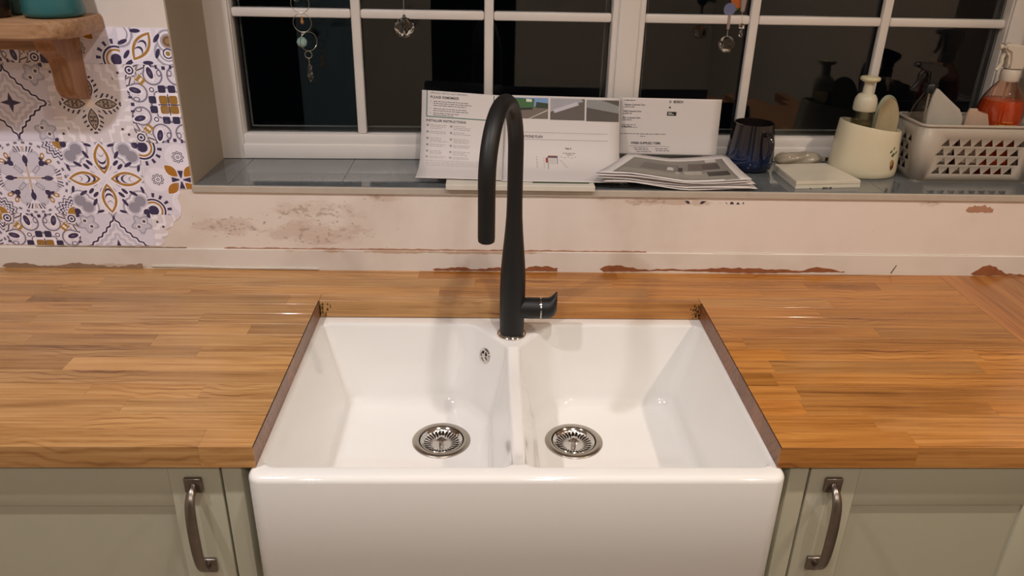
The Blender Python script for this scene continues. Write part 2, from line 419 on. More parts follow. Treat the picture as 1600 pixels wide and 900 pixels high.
def drawD(t, u, v, put):
    U, V = u.abs(), v.abs(); s = U+V+U*V*.75; zz = ((U-V)*22).sin()*.035
    for k, c in ((.76, LGREY), (.62, 'd0cdd6'), (.48, LGREY), (.36, 'cbc8d2')): put(s + zz < k, c)
    put((s + zz > .85) & (s + zz < .955), NAVY); put((s + zz > .955) & (s + zz < .99), 'dddae2'); put((s+zz > .80) & (s+zz < .86), 'dddae2')
    put(U.max(V) + U.min(V)*3.2 < .27, NAVY)
    th = (V-.72).atan2(U-.72); e = dot(U, V, .72, .72, .1) + (th*5).sin()*.5; put(e < 2.5, GREY); put(e < 1.9, LGREY)
    for k in (.64, .80): e = dot(U, V, k, k, .07); put(e < 1, 'dddae2'); put(e < .65, '5b4a48')
    put(dot(U, V, .97, .97, .07) < 1, NAVY); put((s > 1.0) & (U.min(V) < .06) & (U.max(V) > .93), '8a8894')
def drawE(t, u, v, put):
    U, V = u.abs(), v.abs(); a, b = U.max(V), U.min(V)
    for k in (.70, .84): put(dot(U, V, k, k-.05, .035) < 1, '4a3f45')
    ring = (dot(U, V, .95, .95, .1)*2.4 + (v.atan2(u)*24).sin()*.9).sin(); put((ring > .5) & (U+V > 1.0), 'dad7dc')
    L = lens_(a, b, .40, .29, .135)
    chev = ((a*46 - (b-.17)*30).sin() > .35) & (L > 1.25) & (L < 2.0) & (a > .18) & (a < .82); put(L < 1.25, 'dad6da'); put(chev, '3a3040')
    put(L < 1, '584b48'); put(L < .70, 'a3968a'); put((L < .6) & ((a*60).sin() > .0) & (b > .02), '4b4040'); put(L < .12, '4b4040')
    put(U.max(V) < .09, 'd9cdbf')
def drawF(t, u, v, put):
    U, V = u.abs(), v.abs(); a, b = U.max(V), U.min(V); p, q = (a+b)*.7071, (a-b)*.7071
    e = dot(a, b, .62, 0, .1); put((dot(a, b, .30, .55, .28, .16, .9) < 1), GREY); put(e < 3.4, 'd4d1da')
    for ca, cb in ((.62, 0.), (.74, .0), (.50, .0), (.62, .12), (.71, .085), (.53, .085)):
        g = dot(a, b, ca, cb, .042); put((g < 1) & (g > .5), '55515f')
    L = lens_(p, q, .34, .22, .12); put(L < 1.2, 'dddae2'); put(L < 1, '9c6a28')
    put((b*3.2 < a) & (b < .07) & (a < .25) & (a > .05), NAVY)
    e = dot(U, V, .88, .88, .1); put(e < 3.6, 'd9d6df'); put((e < 3.4) & (e > 2.9), NAVY); put((e < 2.6) & (e > 2.1), GOLD); put(e < 1.4, NAVY)
    put((e > 3.8) & (e < 5.0) & (((U-.88).atan2(V-.88)*14).sin() > .4), NAVY)
def drawG(t, u, v, put):
    U, V = u.abs(), v.abs()
    for cu, cv, ra in ((.18, -.70, .20), (.22, -.42, .17), (-.95, -.25, .2)):
        d = dot(u, v, cu, cv, ra); put(d < 1.7, GREY); put(d < 1.4, 'd9d6df'); put((d < 1.1) & (d > .9), GREY)
    d = dot(u, v, .22, -.42, .15); put(d < 1, '8f7350'); put((d < .7) & (d > .5), '5a4a4a')
    d = dot(u, v, .18, -.72, .13); put(d < 1, NAVY); put(d < .75, 'd9d6df'); put(d < .45, '8f7a44')
    c, s_ = math.cos(.95), math.sin(.95); p, q = (u+.45)*c+(v+.55)*s_, (v+.55)*c-(u+.45)*s_
    for rot, cu, cv in ((.9, -.85, -.75), (.9, -.05, -.35), (0, -.55, -.18), (0, -.35, -.95), (.5, -.80, -.95), (1.2, -.08, -.72), (.4, -.9, -.45)): put(dot(u, v, cu, cv, .13, .05, rot) < 1, NAVY)
    L = lens_(p, q, 0., .42, .20); put(L < 1.3, 'dddae2'); put(L < 1, GOLD); put(L < .66, 'd8d5de')
    for k in (.02, -.17): put((dot(p, q, k, 0, .15, .11) < 1) & (dot(p, q, k-.06, 0, .15, .11) > 1) & (L < .66), NAVY)
TM = {k: tile_mat(k, f, bg) for k, f, bg in (('leaf_cross', drawA, 'd3d0da'), ('snowflake', drawB, 'd3d0da'), ('lace', drawC, 'cfcbd4'), ('zigzag', drawD, 'c6c3cf'), ('petals', drawE, 'c8c3c6'), ('gold_flower', drawF, 'c9c6d0'), ('diagonal_leaf', drawG, 'd3d0da'))}
TX = [-1.23, -1.075, -.920, -.765, -.61]; TZ = [-.031, .124, .279, .434, .589]
RAG = -.745
lay = {(0, 0): 'snowflake', (1, 0): 'lace', (2, 0): 'zigzag', (3, 0): 'petals',
       (0, 1): 'petals', (1, 1): 'snowflake', (2, 1): 'leaf_cross', (3, 1): 'gold_flower',
       (0, 2): 'leaf_cross', (1, 2): 'zigzag', (2, 2): 'petals', (3, 2): 'lace',
       (0, 3): 'zigzag', (1, 3): 'lace', (2, 3): 'gold_flower', (3, 3): 'diagonal_leaf'}
ZT0, ZT1 = .0525, .503
for (i, j), k in lay.items():
    x0, x1 = TX[i], TX[i+1]; z0, z1 = max(TZ[j], ZT0), min(TZ[j+1], ZT1); x1 = min(x1, WX0-.0005)
    cx, cz = (TX[i]+TX[i+1])/2, (TZ[j]+TZ[j+1])/2; g = .00015
    poly = [(x0+g, z0+g), (x1-g, z0+g), (x1-g, z1-g), (x0+g, z1-g)]
    if (i, j) == (3, 0):   # torn edge
        poly = [(x0+g, z0), (-.752, z0), (-.745, .062), (-.748, .07), (-.735, .078), (-.738, .09), (-.722, .098), (-.716, .11), (-.706, .116), (-.700, z1-g), (x0+g, z1-g)]
    if (i, j) == (3, 1):
        poly = [(x0+g, z0+g), (-.700, z0), (-.698, .14), (-.702, .16), (-.694, .172), (-.696, .18), (x1-g, .183), (x1-g, z1-g), (x0+g, z1-g)]
    bm = prism([(a-cx, b-cz) for a, b in poly], 'y', -.0012, .0004)
    obj('tile', bm, TM[k], wall_back, (cx, YW, cz))
# the plaster strip along the worktop, with gaps filled in brown
strip = struct(obj('trim_1', box((XL, YW-.0035, -.02), (WX1+.5, YW+.01, .0475), .001, 1), STRIP), 'pale plaster strip running along the back of the worktop')
FILL = P('brown_filler', '9a5f3c', .7, vary=.2, nscale=70, bump=.4); GROUT = P('old_render', '9c7f66', .8, vary=.2, nscale=50, bump=.4)
PALE = P('loose_paint', 'ddd7cc', .6, vary=.05, bump=.2)
def ragged(x0, x1, zf, n, name, mat, y, amp=.002, parent=strip, th=.0008):
    """irregular patch between two height profiles"""
    top, bot = [], []
    for k in range(n+1):
        x = x0+(x1-x0)*k/n; a, b = zf(k/n); e = 0 if k in (0, n) else 1
        top.append((x, b+random.uniform(-amp, amp)*e)); bot.append((x, a+random.uniform(-amp, amp)*.4*e))
    top[0] = (x0, (top[0][1]+bot[0][1])/2+.0003); bot[0] = (x0, top[0][1]-.0006)
    return obj(name, prism(bot+top[::-1], 'y', y-th, y+.001), mat, parent)
yS = YW-.0035
ragged(-.17, .105, lambda t: (.002, .006+.004*math.sin(t*9)**2+.004*(t > .75)), 40, 'filler_patch', FILL, yS)
ragged(.20, .75, lambda t: (.002+.004*math.sin(t*5)**2, .008+.010*math.exp(-((t-.05)/.08)**2)+.006*math.exp(-((t-.55)/.2)**2)+.009*math.exp(-((t-.90)/.05)**2)), 60, 'filler_patch', FILL, yS)
ragged(1.04, 1.19, lambda t: (.001, .004+.022*math.exp(-((t-.25)/.2)**2)), 20, 'filler_patch', FILL, yS)
ragged(-1.10, -.80, lambda t: (.000, .008+.004*math.sin(t*14)), 40, 'render_patch', GROUT, yS, .002)
ragged(-.78, -.42, lambda t: (.006-.004*t, .0085-.0045*t+.002*math.sin(t*9)), 50, 'paint_flap', PALE, yS, .0005, th=.003)
ragged(-1.02, -.70, lambda t: (.0485, .0500), 40, 'render_line', GROUT, YW-.0006, .0007, wall_back, .0006)
ragged(-.62, .30, lambda t: (.0478, .0505), 90, 'render_line', P('pink_render', 'b58a70', .8, vary=.15, nscale=40), YW-.0004, .0012, wall_back, .0004)
ragged(.45, .58, lambda t: (.0476, .0495), 20, 'paint_flap', PALE, YW, .0004, wall_back, .002)
ragged(.70, 1.05, lambda t: (.0476, .0492), 30, 'paint_flap', PALE, YW, .0004, wall_back, .002)
ragged(.99, 1.05, lambda t: (.150, .158+.008*math.sin(t*PI)), 14, 'filler_patch', P('pink_render', ''), YW, .003, wall_back)
obj('crack', prism([(.855, .004), (.858, .004), (.866, .024), (.864, .024)], 'y', yS-.0004, yS+.001), P('crack_line', '6b5444', .9), strip)
for a in ([(.372, .168), (.380, .168), (.384, .162), (.378, .162)], [(.405, .162), (.411, .162), (.418, .168), (.408, .168)], [(.46, .165), (.463, .165), (.465, .162)], [(.472, .167), (.476, .167), (.479, .162), (.470, .162)], [(.487, .167), (.492, .162), (.484, .162)], [(.499, .167), (.501, .163), (.497, .163)]):
    obj('tile_remnant', prism(a, 'y', YW-.0008, YW+.001), P('navy_print', '3c3442', .5), wall_back)

# ------------------------------------------------------------------ tiled sill
sill = struct(empty('window_sill', (0, YW, ZS)), 'grey glossy tiled window sill')
t = MT('sill_tile', .045, spec=.8, coat=.4); v = t.coord(); nz = t.noise(v, 12, 4, .6)
t.base(t.ramp(nz, [(.3, '5c6164'), (.7, '6c7173')])); t.bump(t.noise(v, 8, 2), .03, .004); SILLT = t.m
obj('bed', box((WX0, .004, -.02), (WX1, .33, -.0035)), P('sill_grout', '5b5d5e', .8), sill)
xs = [WX0, -.595, -.362, -.129, .104, .337, .572, .806, 1.04, WX1]
for a, b in zip(xs, xs[1:]):
    for c, d in ((.0035, .0938), (.0942, .30)):
        obj('tile', box((a+.0003, c, -.010), (b-.0003, d, 0), .0005, 1), SILLT, sill)
struct(obj('trim_2', box((WX0-.001, YW-.0045, ZS-.0145), (WX1+.01, YW+.003, ZS-.0005), .001, 1), P('edge_trim', 'bdb3a6', .35, vary=.1, nscale=25)), 'pale edging strip along the front of the sill')

# ------------------------------------------------------------------ window
win = struct(empty('window_1', (-.665, .845, 0), .026), 'white casement window with glazing bars, night outside')
X0 = .665
def wpart(name, a, b, mat=UPVC, bev=.002, parent=win): return obj(name, box((a[0]+X0, a[1], a[2]), (b[0]+X0, b[1], b[2]), bev), mat, parent, smooth=35)
ZB, ZT = .247, .975
UN = [(-.61, .224, [-.3425, -.050]), (.298, 1.133, [.5475, .851])]
wpart('frame', (-.668, 0, .1905), (-.613, .07, 1.02)); wpart('frame', (1.136, 0, .1905), (1.21, .07, 1.02))
wpart('frame', (-.62, .0, .1905), (1.14, .07, .224), bev=.003); wpart('frame', (-.62, 0, .978), (1.14, .07, 1.02))
wpart('mullion', (.238, .001, .22), (.283, .07, .98))
for a, b, ms in UN:
    # sash bead: sloping inner edge of each light
    for q in (((a-.006, .006, ZB-.026), (b+.006, .06, ZB)), ((a-.006, .006, ZT), (b+.006, .06, ZT+.01)), ((a-.016, .006, ZB-.01), (a, .06, ZT+.01)), ((b, .006, ZB-.01), (b+.016, .06, ZT+.01))):
        wpart('glazing_bead', *q, bev=.004)
    zr = [ZB, .5125, .7425, ZT]; xr = [a]+ms+[b]
    for i, x0 in enumerate(xr[:-1]):
        for z0, z1 in zip(zr, zr[1:]):
            wpart('pane', (x0, .030, z0), (xr[i+1], .034, z1), PANE, 0)
    for m in ms: wpart('glazing_bar', (m-.0105, .012, ZB), (m+.0105, .029, ZT), bev=.005)
    for z in zr[1:3]:
        for i, x0 in enumerate(xr[:-1]):
            wpart('glazing_bar', (x0+(.0105 if i else 0), .013, z-.0098), (xr[i+1]-(.0105 if i < 2 else 0), .029, z+.0098), bev=.005)
    SP = P('spacer_black', '0b0b0b', .7); SL = P('spacer_line', '8b8b88', .4)
    for q in (((a, .040, ZB), (b, .052, ZB+.010)), ((a, .040, ZB), (a+.010, .052, ZT)), ((b-.010, .040, ZB), (b, .052, ZT))): wpart('spacer', *q, mat=SP, bev=0)
    for q in (((a+.010, .041, ZB+.010), (b-.01, .050, ZB+.0115)), ((a+.010, .041, ZB+.01), (a+.0112, .050, ZT)), ((b-.0112, .041, ZB+.01), (b-.010, .050, ZT))): wpart('spacer', *q, mat=SL, bev=0)

# ------------------------------------------------------------------ worktops of glued oak staves
RW = .0428; XJ = .965; CW, CD = .39, .487
wt = empty('worktop', (0, 0, 0)); tag(wt, 'oak stave worktop with a rectangular cut-out around the white sink', 'worktop')
JL = {14: [-.743], 10: [-.829], 8: [-.814, -.495], 5: [-.768], 7: [-.654], 3: [-.513], 11: [-.452], 9: [-.60], 12: [-.93, -.66], 13: [-.86], 4: [-.98], 2: [-.62], 6: [-.56], 0: [-.47]}
JR = {14: [.545], 1: [.56, .83], 2: [.463, .774], 3: [.47, .86], 4: [.445], 5: [.454, .83], 6: [.489, .853], 8: [.702], 10: [.62], 11: [.66], 12: [.53], 13: [.64, .80], 7: [.43], 0: [.60]}
TONE = {(2, .39): 1.30, (1, .39): 1.0, (6, .489): 1.12, (8, .702): .80, (2, .774): 1.18, (14, .39): .8, (5, -.768): 1.16, (1, -1): 1.12}
def stave(x0, x1, y0, y1, tone, warm, par, mat, z1=0.0):
    bev = .0016 if abs(y0-CD) < 1e-6 else .00035
    o = obj('stave', box((-(x1-x0)/2, -(y1-y0)/2, -TH), ((x1-x0)/2, (y1-y0)/2, 0), bev, 1 if bev < .001 else 3), mat, par, ((x0+x1)/2, (y0+y1)/2, z1))
    me = o.data; me.materials.append(ENDG)
    for f in me.polygons:
        if abs(f.normal.x) > .9 and mat is OAK: f.material_index = 1
    o.color = (tone, tone*(1-.17*warm), tone*(1-.42*warm), 1)
for i in range(15):
    y0, y1 = i*RW, (i+1)*RW
    segs = []
    full = y0 >= CD-.001
    if y1 > CD > y0: segs_y = ((y0, CD), (CD, y1))
    js = [XL]
    x = XL+.15+random.random()*.3
    known = JL.get(i, [])
    while x < (min(known)-.18 if known else -.6): js.append(x); x += random.uniform(.25, .5)
    js += sorted(known); right = sorted(JR.get(i, []))
    def emit(pts, side, ya, yb):
        for a, b in zip(pts, pts[1:]):
            if b-a < .004: continue
            tn = next((v for (r, s), v in TONE.items() if r == i and abs(s-a) < .02), random.gauss(1.0, .085))
            wm = (random.gauss(.12, .11) if (a+b)/2 < .0 else random.gauss(1.25, .18))  # right staves warmer: lamp tint put into the colour along with board tone
            stave(a, b, ya, yb, tn*(.97 if (a+b)/2 < 0 else .90), wm, wt, OAK)
    if y1 <= CD+.001:
        emit(js+[-CW], 'L', y0, y1); emit([CW]+right+[XJ], 'R', y0, y1)
    elif y0 < CD:
        emit(js+[-CW], 'L', y0, y1); emit([CW]+right+[XJ], 'R', y0, y1); emit([-CW, .02, CW], 'C', CD, y1)
    else:
        mid = [random.uniform(-.25, -.05), random.uniform(.12, .3)]
        emit(js+mid+right+[XJ], 'C', y0, y1)
wt2 = empty('worktop', (0, 0, 0)); tag(wt2, 'second oak worktop meeting the first at the right edge, grain running forwards', 'worktop')
for i in range(15):
    x0 = XJ+.0006+i*RW; pts = [-.9+random.random()*.3]
    while pts[-1] < .45: pts.append(pts[-1]+random.uniform(.3, .6))
    pts[-1] = .642
    for a, b in zip(pts, pts[1:]): stave(x0, x0+RW, a, b, random.gauss(.92, .07), max(0, random.gauss(.6, .15)), wt2, OAK_Y)
# dark scorch marks in the corners of the cut-out
SOOT = P('dark_stain', '3a2415', .7, vary=.3, nscale=90)
for sx in (-1, 1):
    a, b = sorted((sx*(CW-.0002), sx*(CW+.0011)))
    obj('scorched_edge', box((a, .0, -.0011), (b, CD, .00015)), SOOT, wt)
    for k in range(26):
        h = .004+random.random()*.026; x = sx*(CW-.001-abs(random.gauss(0, .010))); z = -random.uniform(.001, .034)
        obj('stain_mark', box((x-random.uniform(.0003, .0022), CD-.0003, max(-.036, z-h*.3)), (x+.0004, CD+.0002, z)), SOOT, wt)

# ------------------------------------------------------------------ sink
ZR = -.0382; ZFL = -.208; YB = .497
sink = empty('sink', (0, 0, ZR)); tag(sink, 'white ceramic farmhouse sink with two basins set into the worktop', 'sink')
def basin_corners(s):
    top = [(-.382, .006, .020), (-.010, .006, .016), (-.012, .372, .022), (-.078, .460, .045), (-.382, .460, .020)]
    bot = [(-.338, .030, .032), (-.036, .030, .030), (-.040, .350, .050), (-.095, .437, .075), (-.338, .437, .032)]
    if s > 0:
        top = [(-x+.002, y, r) for x, y, r in top][::-1]; bot = [(-x+.002, y, r) for x, y, r in bot][::-1]
    return top, bot
def lerp_c(a, b, t): return [tuple(p+(q-p)*t for p, q in zip(m, n)) for m, n in zip(a, b)]
bm = bmesh.new()
DRAINS = [(-.136, .302), (.120, .300)]
def zrel(z): return z-ZR
def ring3(cs, z): return [Vector((p.x, p.y, zrel(z))) for p in rpoly(cs, 7, 7)]
holes = []
for s, dc in ((-1, DRAINS[0]), (1, DRAINS[1])):
    top, bot = basin_corners(s); rings = []
    for k in range(5):
        a = PI/2*k/4; rings.append((inset(top, -.006*(1-math.sin(a))), ZR-.007*(1-math.cos(a))))
    zb = ZFL+.026
    for k in range(1, 9):
        f = k/8; rings.append((lerp_c(top, bot, f), (ZR-.007)+(zb-(ZR-.007))*f))
    for k in range(1, 7):
        a = PI/2*k/6; rings.append((inset(bot, .026*(1-math.cos(a))), zb-.026*math.sin(a)))
    R3 = [ring3(c, z) for c, z in rings]
    for k, r in enumerate(R3):            # the dividing wall is lower than the rim
        wgt = 1 if k <= 4 else max(0, 1-(k-4)/8)
        for p in r:
            if abs(p.x-.001) < .05 and p.y < .375:
                f = min(1, max(0, (p.y-.008)/.02))*min(1, max(0, (.372-p.y)/.03)); f = f*f*(3-2*f)
                p.z -= .014*f*wgt
    V = loft(bm, R3); holes.append(V[0])
    hole = [bm.verts.new((dc[0]+.046*math.cos(2*PI*i/40), dc[1]+.046*math.sin(2*PI*i/40), zrel(ZFL))) for i in range(40)]
    fill_holes(bm, V[-1], [hole], 0)
    low = [bm.verts.new((v.co.x, v.co.y, zrel(ZFL-.03))) for v in hole]
    for i in range(40): bm.faces.new((hole[i], hole[(i+1) % 40], low[(i+1) % 40], low[i]))
    bm.faces.new(low)
out = [(-.4005, -.025, .022), (.4005, -.025, .022), (.4005, YB, .012), (-.4005, YB, .012)]
rr = [(inset(out, .004), -.262), (out, -.256)]
for k in range(6):
    a = PI/2*k/5; rr.append((inset(out, .010*(1-math.cos(a))), ZR-.010+.010*math.sin(a)))
V = loft(bm, [ring3(c, z) for c, z in rr], cap0=True)
fill_holes(bm, V[-1], holes, 0)
bmesh.ops.recalc_face_normals(bm, faces=bm.faces)
obj('body', bm, CERAM, sink, smooth=50)
for (dx, dy) in DRAINS:
    z = zrel(ZFL)
    o = obj('drain_flange', lathe([(.0415, -.012), (.0425, -.001), (.0435, .0022), (.046, .0030), (.0545, .0022), (.0562, .0006), (.0562, -.001)], 56, (dx, dy, z), False, False), STEEL, sink, smooth=50); o['label'] = 'brushed steel drain ring'
    obj('drain_cup', lathe([(.0415, -.010), (.040, -.026), (.012, -.028)], 40, (dx, dy, z), False, True), P('drain_dark', '3a3530', .4, 1), sink, smooth=60)
# overflow grille on the slanted wall of the left basin
og = empty('overflow_grille', (0, 0, 0)); og.parent = sink
nrm = Vector((-.80, -.585, .14)).normalized(); og.location = Vector((-.0535, .4115, zrel(-.083))); og.rotation_euler = nrm.to_track_quat('Z', 'Y').to_euler()
obj('ring', lathe([(.0105, .0), (.0112, .0022), (.0145, .0026), (.0160, .0004), (.0160, -.004)], 32, cap0=False, cap1=False), CHROME, og, smooth=50)
obj('backing', lathe([(.001, -.001), (.0125, -.001), (.0125, -.003)], 24), DARK, og)
for k in range(3):
    a = k*2*PI/3+PI/2; c, s = math.cos(a), math.sin(a)
    obj('spoke', tube([(0, 0, .001), (.0118*c, .0118*s, .001)], .0018, 8), CHROME, og)
obj('hub', lathe([(.0046, 0), (.0044, .0022), (.001, .0030)], 20), CHROME, og, smooth=50)

def strainer(dx, dy, label):
    t_ = empty('basket_strainer', (dx, dy, ZFL)); tag(t_, label, 'strainer', 'sink strainers')
    bm = bmesh.new(); N = 56
    def pr_(r): return -.0105+.011*(r/.040)**2.2 if r < .040 else .0005
    rads = [.0012, .008, .016, .0215, .0335, .037, .040, .0415]
    g = [[bm.verts.new((r*math.cos(2*PI*i/N), r*math.sin(2*PI*i/N), pr_(r)+(.0012 if k == 6 else 0))) for i in range(N)] for k, r in enumerate(rads)]
    for k in range(len(rads)-1):
        for i in range(N):
            if k == 3 and i % 2: continue
            bm.faces.new((g[k][i], g[k][(i+1) % N], g[k+1][(i+1) % N], g[k+1][i]))
    bm.faces.new(g[0])
    o = obj('dish', bm, CHROME, t_, smooth=60); m = o.modifiers.new('thick', 'SOLIDIFY'); m.thickness = .0009
    obj('gasket', lathe([(.0412, -.002), (.0419, .0004), (.0426, -.002)], 48, cap0=False, cap1=False), DARK, t_)
    obj('knob', lathe([(.0050, -.0100), (.0042, -.004), (.0034, .000), (.0046, .003), (.0062, .0055), (.0056, .0080), (.001, .0090)], 20), CHROME, t_, smooth=50)
    return t_
strainer(*DRAINS[0], 'steel basket strainer in the left basin, below the overflow')
strainer(*DRAINS[1], 'steel basket strainer in the right basin of the sink')

# ------------------------------------------------------------------ tap
tap = empty('tap', (-.001, .420, ZR)); tag(tap, 'matt black swan-neck kitchen tap standing between the basins', 'tap')
zz = lambda z: z-ZR
az = math.atan2(-.051, -.202); dirv = Vector((-.051, -.200, 0)).normalized(); rad = .1035; zc = .333
pts, rr = [], []
for z, r in ((ZR+.004, .0236), (-.01, .0240), (.03, .0245), (.07, .0246), (.095, .0238), (.12, .0221), (.15, .0196), (.18, .0170), (.21, .0151), (.24, .0144), (.28, .0142), (.32, .0142)):
    pts.append(Vector((0, 0, zz(z)))); rr.append(r)
for k in range(0, 29):
    a = PI*k/28; pts.append(dirv*(rad*(1-math.cos(a)))+Vector((0, 0, zz(zc)+rad*math.sin(a)))); rr.append(.0142-.0002*k/28)
for z in (.30, .27, .245, .2385): pts.append(dirv*(2*rad)+Vector((0, 0, zz(z)))); rr.append(.0139 if z > .24 else .0132)
# slight forward curl so the last part hangs straight
bm = tube(pts, rr, 28); obj('body', bm, BLACK, tap, smooth=50)
e_ = dirv*(2*rad); obj('outlet', lathe([(.0105, zz(.2382)), (.0105, zz(.2365)), (.004, zz(.2368))], 20, (e_.x, e_.y, 0)), P('outlet_grey', '3a3a3c', .5), tap)
obj('base_ring', lathe([(.0285, 0), (.0287, .0028), (.0262, .0060), (.0240, .0066), (.0238, .004)], 44, cap1=False), CHROME, tap, smooth=40)
lz = zz(.021)
lv = obj('valve', tube([(.012, 0, lz), (.0545, -.001, lz)], .0205, 32), BLACK, tap, smooth=50)
obj('accent_ring', tube([(.0540, -.001, lz), (.0564, -.001, lz)], .0207, 32), CHROME, tap, smooth=50)
bm = bmesh.new()
def lev(x, ry, z0, z1, n=24):
    return [(x, -.001+ry*math.cos(2*PI*k/n), lz+(z0+z1)/2+(z1-z0)/2*math.sin(2*PI*k/n)) for k in range(n)]
loft(bm, [lev(.0562, .0204, -.0204, .0204), lev(.070, .0204, -.0204, .0204), lev(.076, .0195, -.0195, .0235), lev(.0815, .016, -.016, .030), lev(.0845, .011, -.012, .0345), lev(.0865, .008, -.008, .0350)], True, True)
bmesh.ops.recalc_face_normals(bm, faces=bm.faces); obj('lever', bm, BLACK, tap, smooth=50)

# ------------------------------------------------------------------ cabinets
YD = .0135
def cabinet(x0, x1, label):
    c = empty('base_cabinet', ((x0+x1)/2, .05, ZF)); tag(c, label, 'cabinet', 'sage green base cabinets')
    def lp(name, a, b, par=c, mat=GREEN, bev=.0012, off=None):
        l = par.location if par is c else par.location+c.location
        return obj(name, box([p-q for p, q in zip(a, l)], [p-q for p, q in zip(b, l)], bev, 2), mat, par, smooth=40)
    lp('body', (x0+.001, YD+.022, ZF+.12), (x1-.001, .60, -TH-.001)); lp('plinth', (x0, .09, ZF), (x1, .11, ZF+.118))
    d = empty('door', (0, 0, 0)); d.parent = c; zt, zb_ = -.0425, -.775; sw = .0775
    W_ = lambda n, a, b, m=GREEN, bv=.0012: lp(n, a, b, d, m, bv)
    W_('stile', (x0+.001, YD, zb_), (x0+sw, YD+.02, zt)); W_('stile', (x1-sw, YD, zb_), (x1-.001, YD+.02, zt))
    W_('rail', (x0+sw, YD+.0004, zt-.079), (x1-sw, YD+.02, zt)); W_('rail', (x0+sw, YD+.0004, zb_), (x1-sw, YD+.02, zb_+.079))
    W_('panel', (x0+sw-.002, YD+.0050, zb_+.07), (x1-sw+.002, YD+.018, zt-.07), GREEN, 0)
    return c, d
for x0, x1, hx, label in ((-1.05, -.4495, -.4905, 'sage green shaker base cabinet left of the sink'), (.4495, .8825, .4875, 'sage green shaker base cabinet right of the sink')):
    c, d = cabinet(x0, x1, label)
    # the handle is one part of the cabinet door (thing > door > handle)
    z0, z1 = -.064, -.250; bm = bmesh.new(); o3 = Vector((hx, YD, 0))-c.location
    for a, b in ((z0-.0265, z0), (z1, z1+.0265)): add_box(bm, (o3.x-.0135, o3.y-.007, a+o3.z), (o3.x+.0135, o3.y, b+o3.z), .002)
    ph = obj('handle', bm, PEWTER, d, smooth=40); ph['label'] = 'pewter bow handle'
    L = z0-z1; bm = bmesh.new(); ring = []
    path = smoothpts([(0, -.004, -.014), (0, -.018, -.019), (0, -.029, -.034), (0, -.0335, -.062), (0, -.0345, -L*.5), (0, -.0335, -L+.062), (0, -.029, -L+.034), (0, -.018, -L+.019), (0, -.004, -L+.014)], 5); m = len(path)
    for i, p in enumerate(path):
        tt = (path[min(i+1, m-1)]-path[max(i-1, 0)]).normalized(); nn = Vector((0, tt.z, -tt.y)); f = math.sin(PI*i/(m-1)); wx = .0052+.0035*f; wy = .0056-.0010*f
        ring.append([p+Vector((0, 0, z0))+o3+Vector((wx*math.cos(2*PI*k/16), 0, 0))+nn*(wy*math.sin(2*PI*k/16)) for k in range(16)])
    loft(bm, ring, True, True); bmesh.ops.recalc_face_normals(bm, faces=bm.faces)
    b2 = bmesh.new(); b2.from_mesh(ph.data); tmp = bpy.data.meshes.new('bow'); bm.to_mesh(tmp); bm.free(); b2.from_mesh(tmp)
    b2.to_mesh(ph.data); b2.free()
    for p_ in ph.data.polygons: p_.use_smooth = True
    ph.data.set_sharp_from_angle(angle=math.radians(45))
sc_ = empty('sink_cabinet', (0, .05, ZF)); tag(sc_, 'sage green cabinet frame holding up the sink between the two doors', 'cabinet')
def sp(name, a, b, mat=GREEN, bev=.002):
    l = sc_.location; return obj(name, box([p-q for p, q in zip(a, l)], [p-q for p, q in zip(b, l)], bev), mat, sc_, smooth=40)
for s in (-1, 1):
    a, b = sorted((s*.4165, s*.4475)); sp('side_panel', (a, YD-.001, ZF), (b, .60, -TH-.001), bev=.004)
sp('support_rail', (-.4165, .03, -.300), (.4165, .05, -.264)); sp('shelf_board', (-.4165, .05, -.285), (.4165, .58, -.2635))
sp('door', (-.4155, YD, -.775), (-.001, YD+.02, -.302)); sp('door', (.001, YD, -.775), (.4155, YD+.02, -.302)); sp('plinth', (-.4165, .09, ZF), (.4165, .11, ZF+.118))

# ------------------------------------------------------------------ wall shelf and what stands on it
SHX1, SHZ0, SHZ1, SHY = -.786, .497, .528, .482
sh = empty('wall_shelf', (-1.0, YW, SHZ0)); tag(sh, 'brown wooden shelf with rounded front corner on a scrolled bracket', 'shelf')
pl_ = rpoly([(-1.45+1.0, SHY-YW, .004), (SHX1+1.0, SHY-YW, .075), (SHX1+1.0, -.0015, .002), (-1.45+1.0, -.0015, .002)], 8)
bm = bmesh.new(); T_ = SHZ1-SHZ0
loft(bm, [[(p.x*k+(1-k)*-.05, p.y*k2-(1-k2)*.0, z) for p in pl_] for k, k2, z in ((.99, .97, 0), (1, 1, .004), (1, 1, T_-.004), (.99, .97, T_))], True, True)
bmesh.ops.recalc_face_normals(bm, faces=bm.faces); obj('board', bm, PINE, sh, smooth=50)
prof = smoothpts([(-.112, -.001, 0), (-.100, -.010, 0), (-.092, -.026, 0), (-.066, -.048, 0), (-.060, -.075, 0), (-.058, -.100, 0), (-.046, -.118, 0), (-.026, -.127, 0)], 5)
poly = [(p.x, p.y) for p in prof]+[(-.0015, -.130), (-.0015, -.001)]
for bx_ in (-.872, -1.32):
    bm = prism(poly, 'x', bx_+1.0-.0, bx_+1.0+.034); obj('bracket', bm, PINE_Z, sh)
obj('batten', box((-1.40+1.0, -.022, -.036), (-.836+1.0, -.0015, -.0005), .002), PINE, sh)
def canister(name, x, y, prof, mat, label, cat, parts=()):
    t_ = empty(name, (x, y, SHZ1)); tag(t_, label, cat)
    obj('body', lathe(prof, 36), mat, t_, smooth=50)
    for nm, pf, mt in parts: obj(nm, lathe(pf, 36), mt, t_, smooth=50)
    return t_
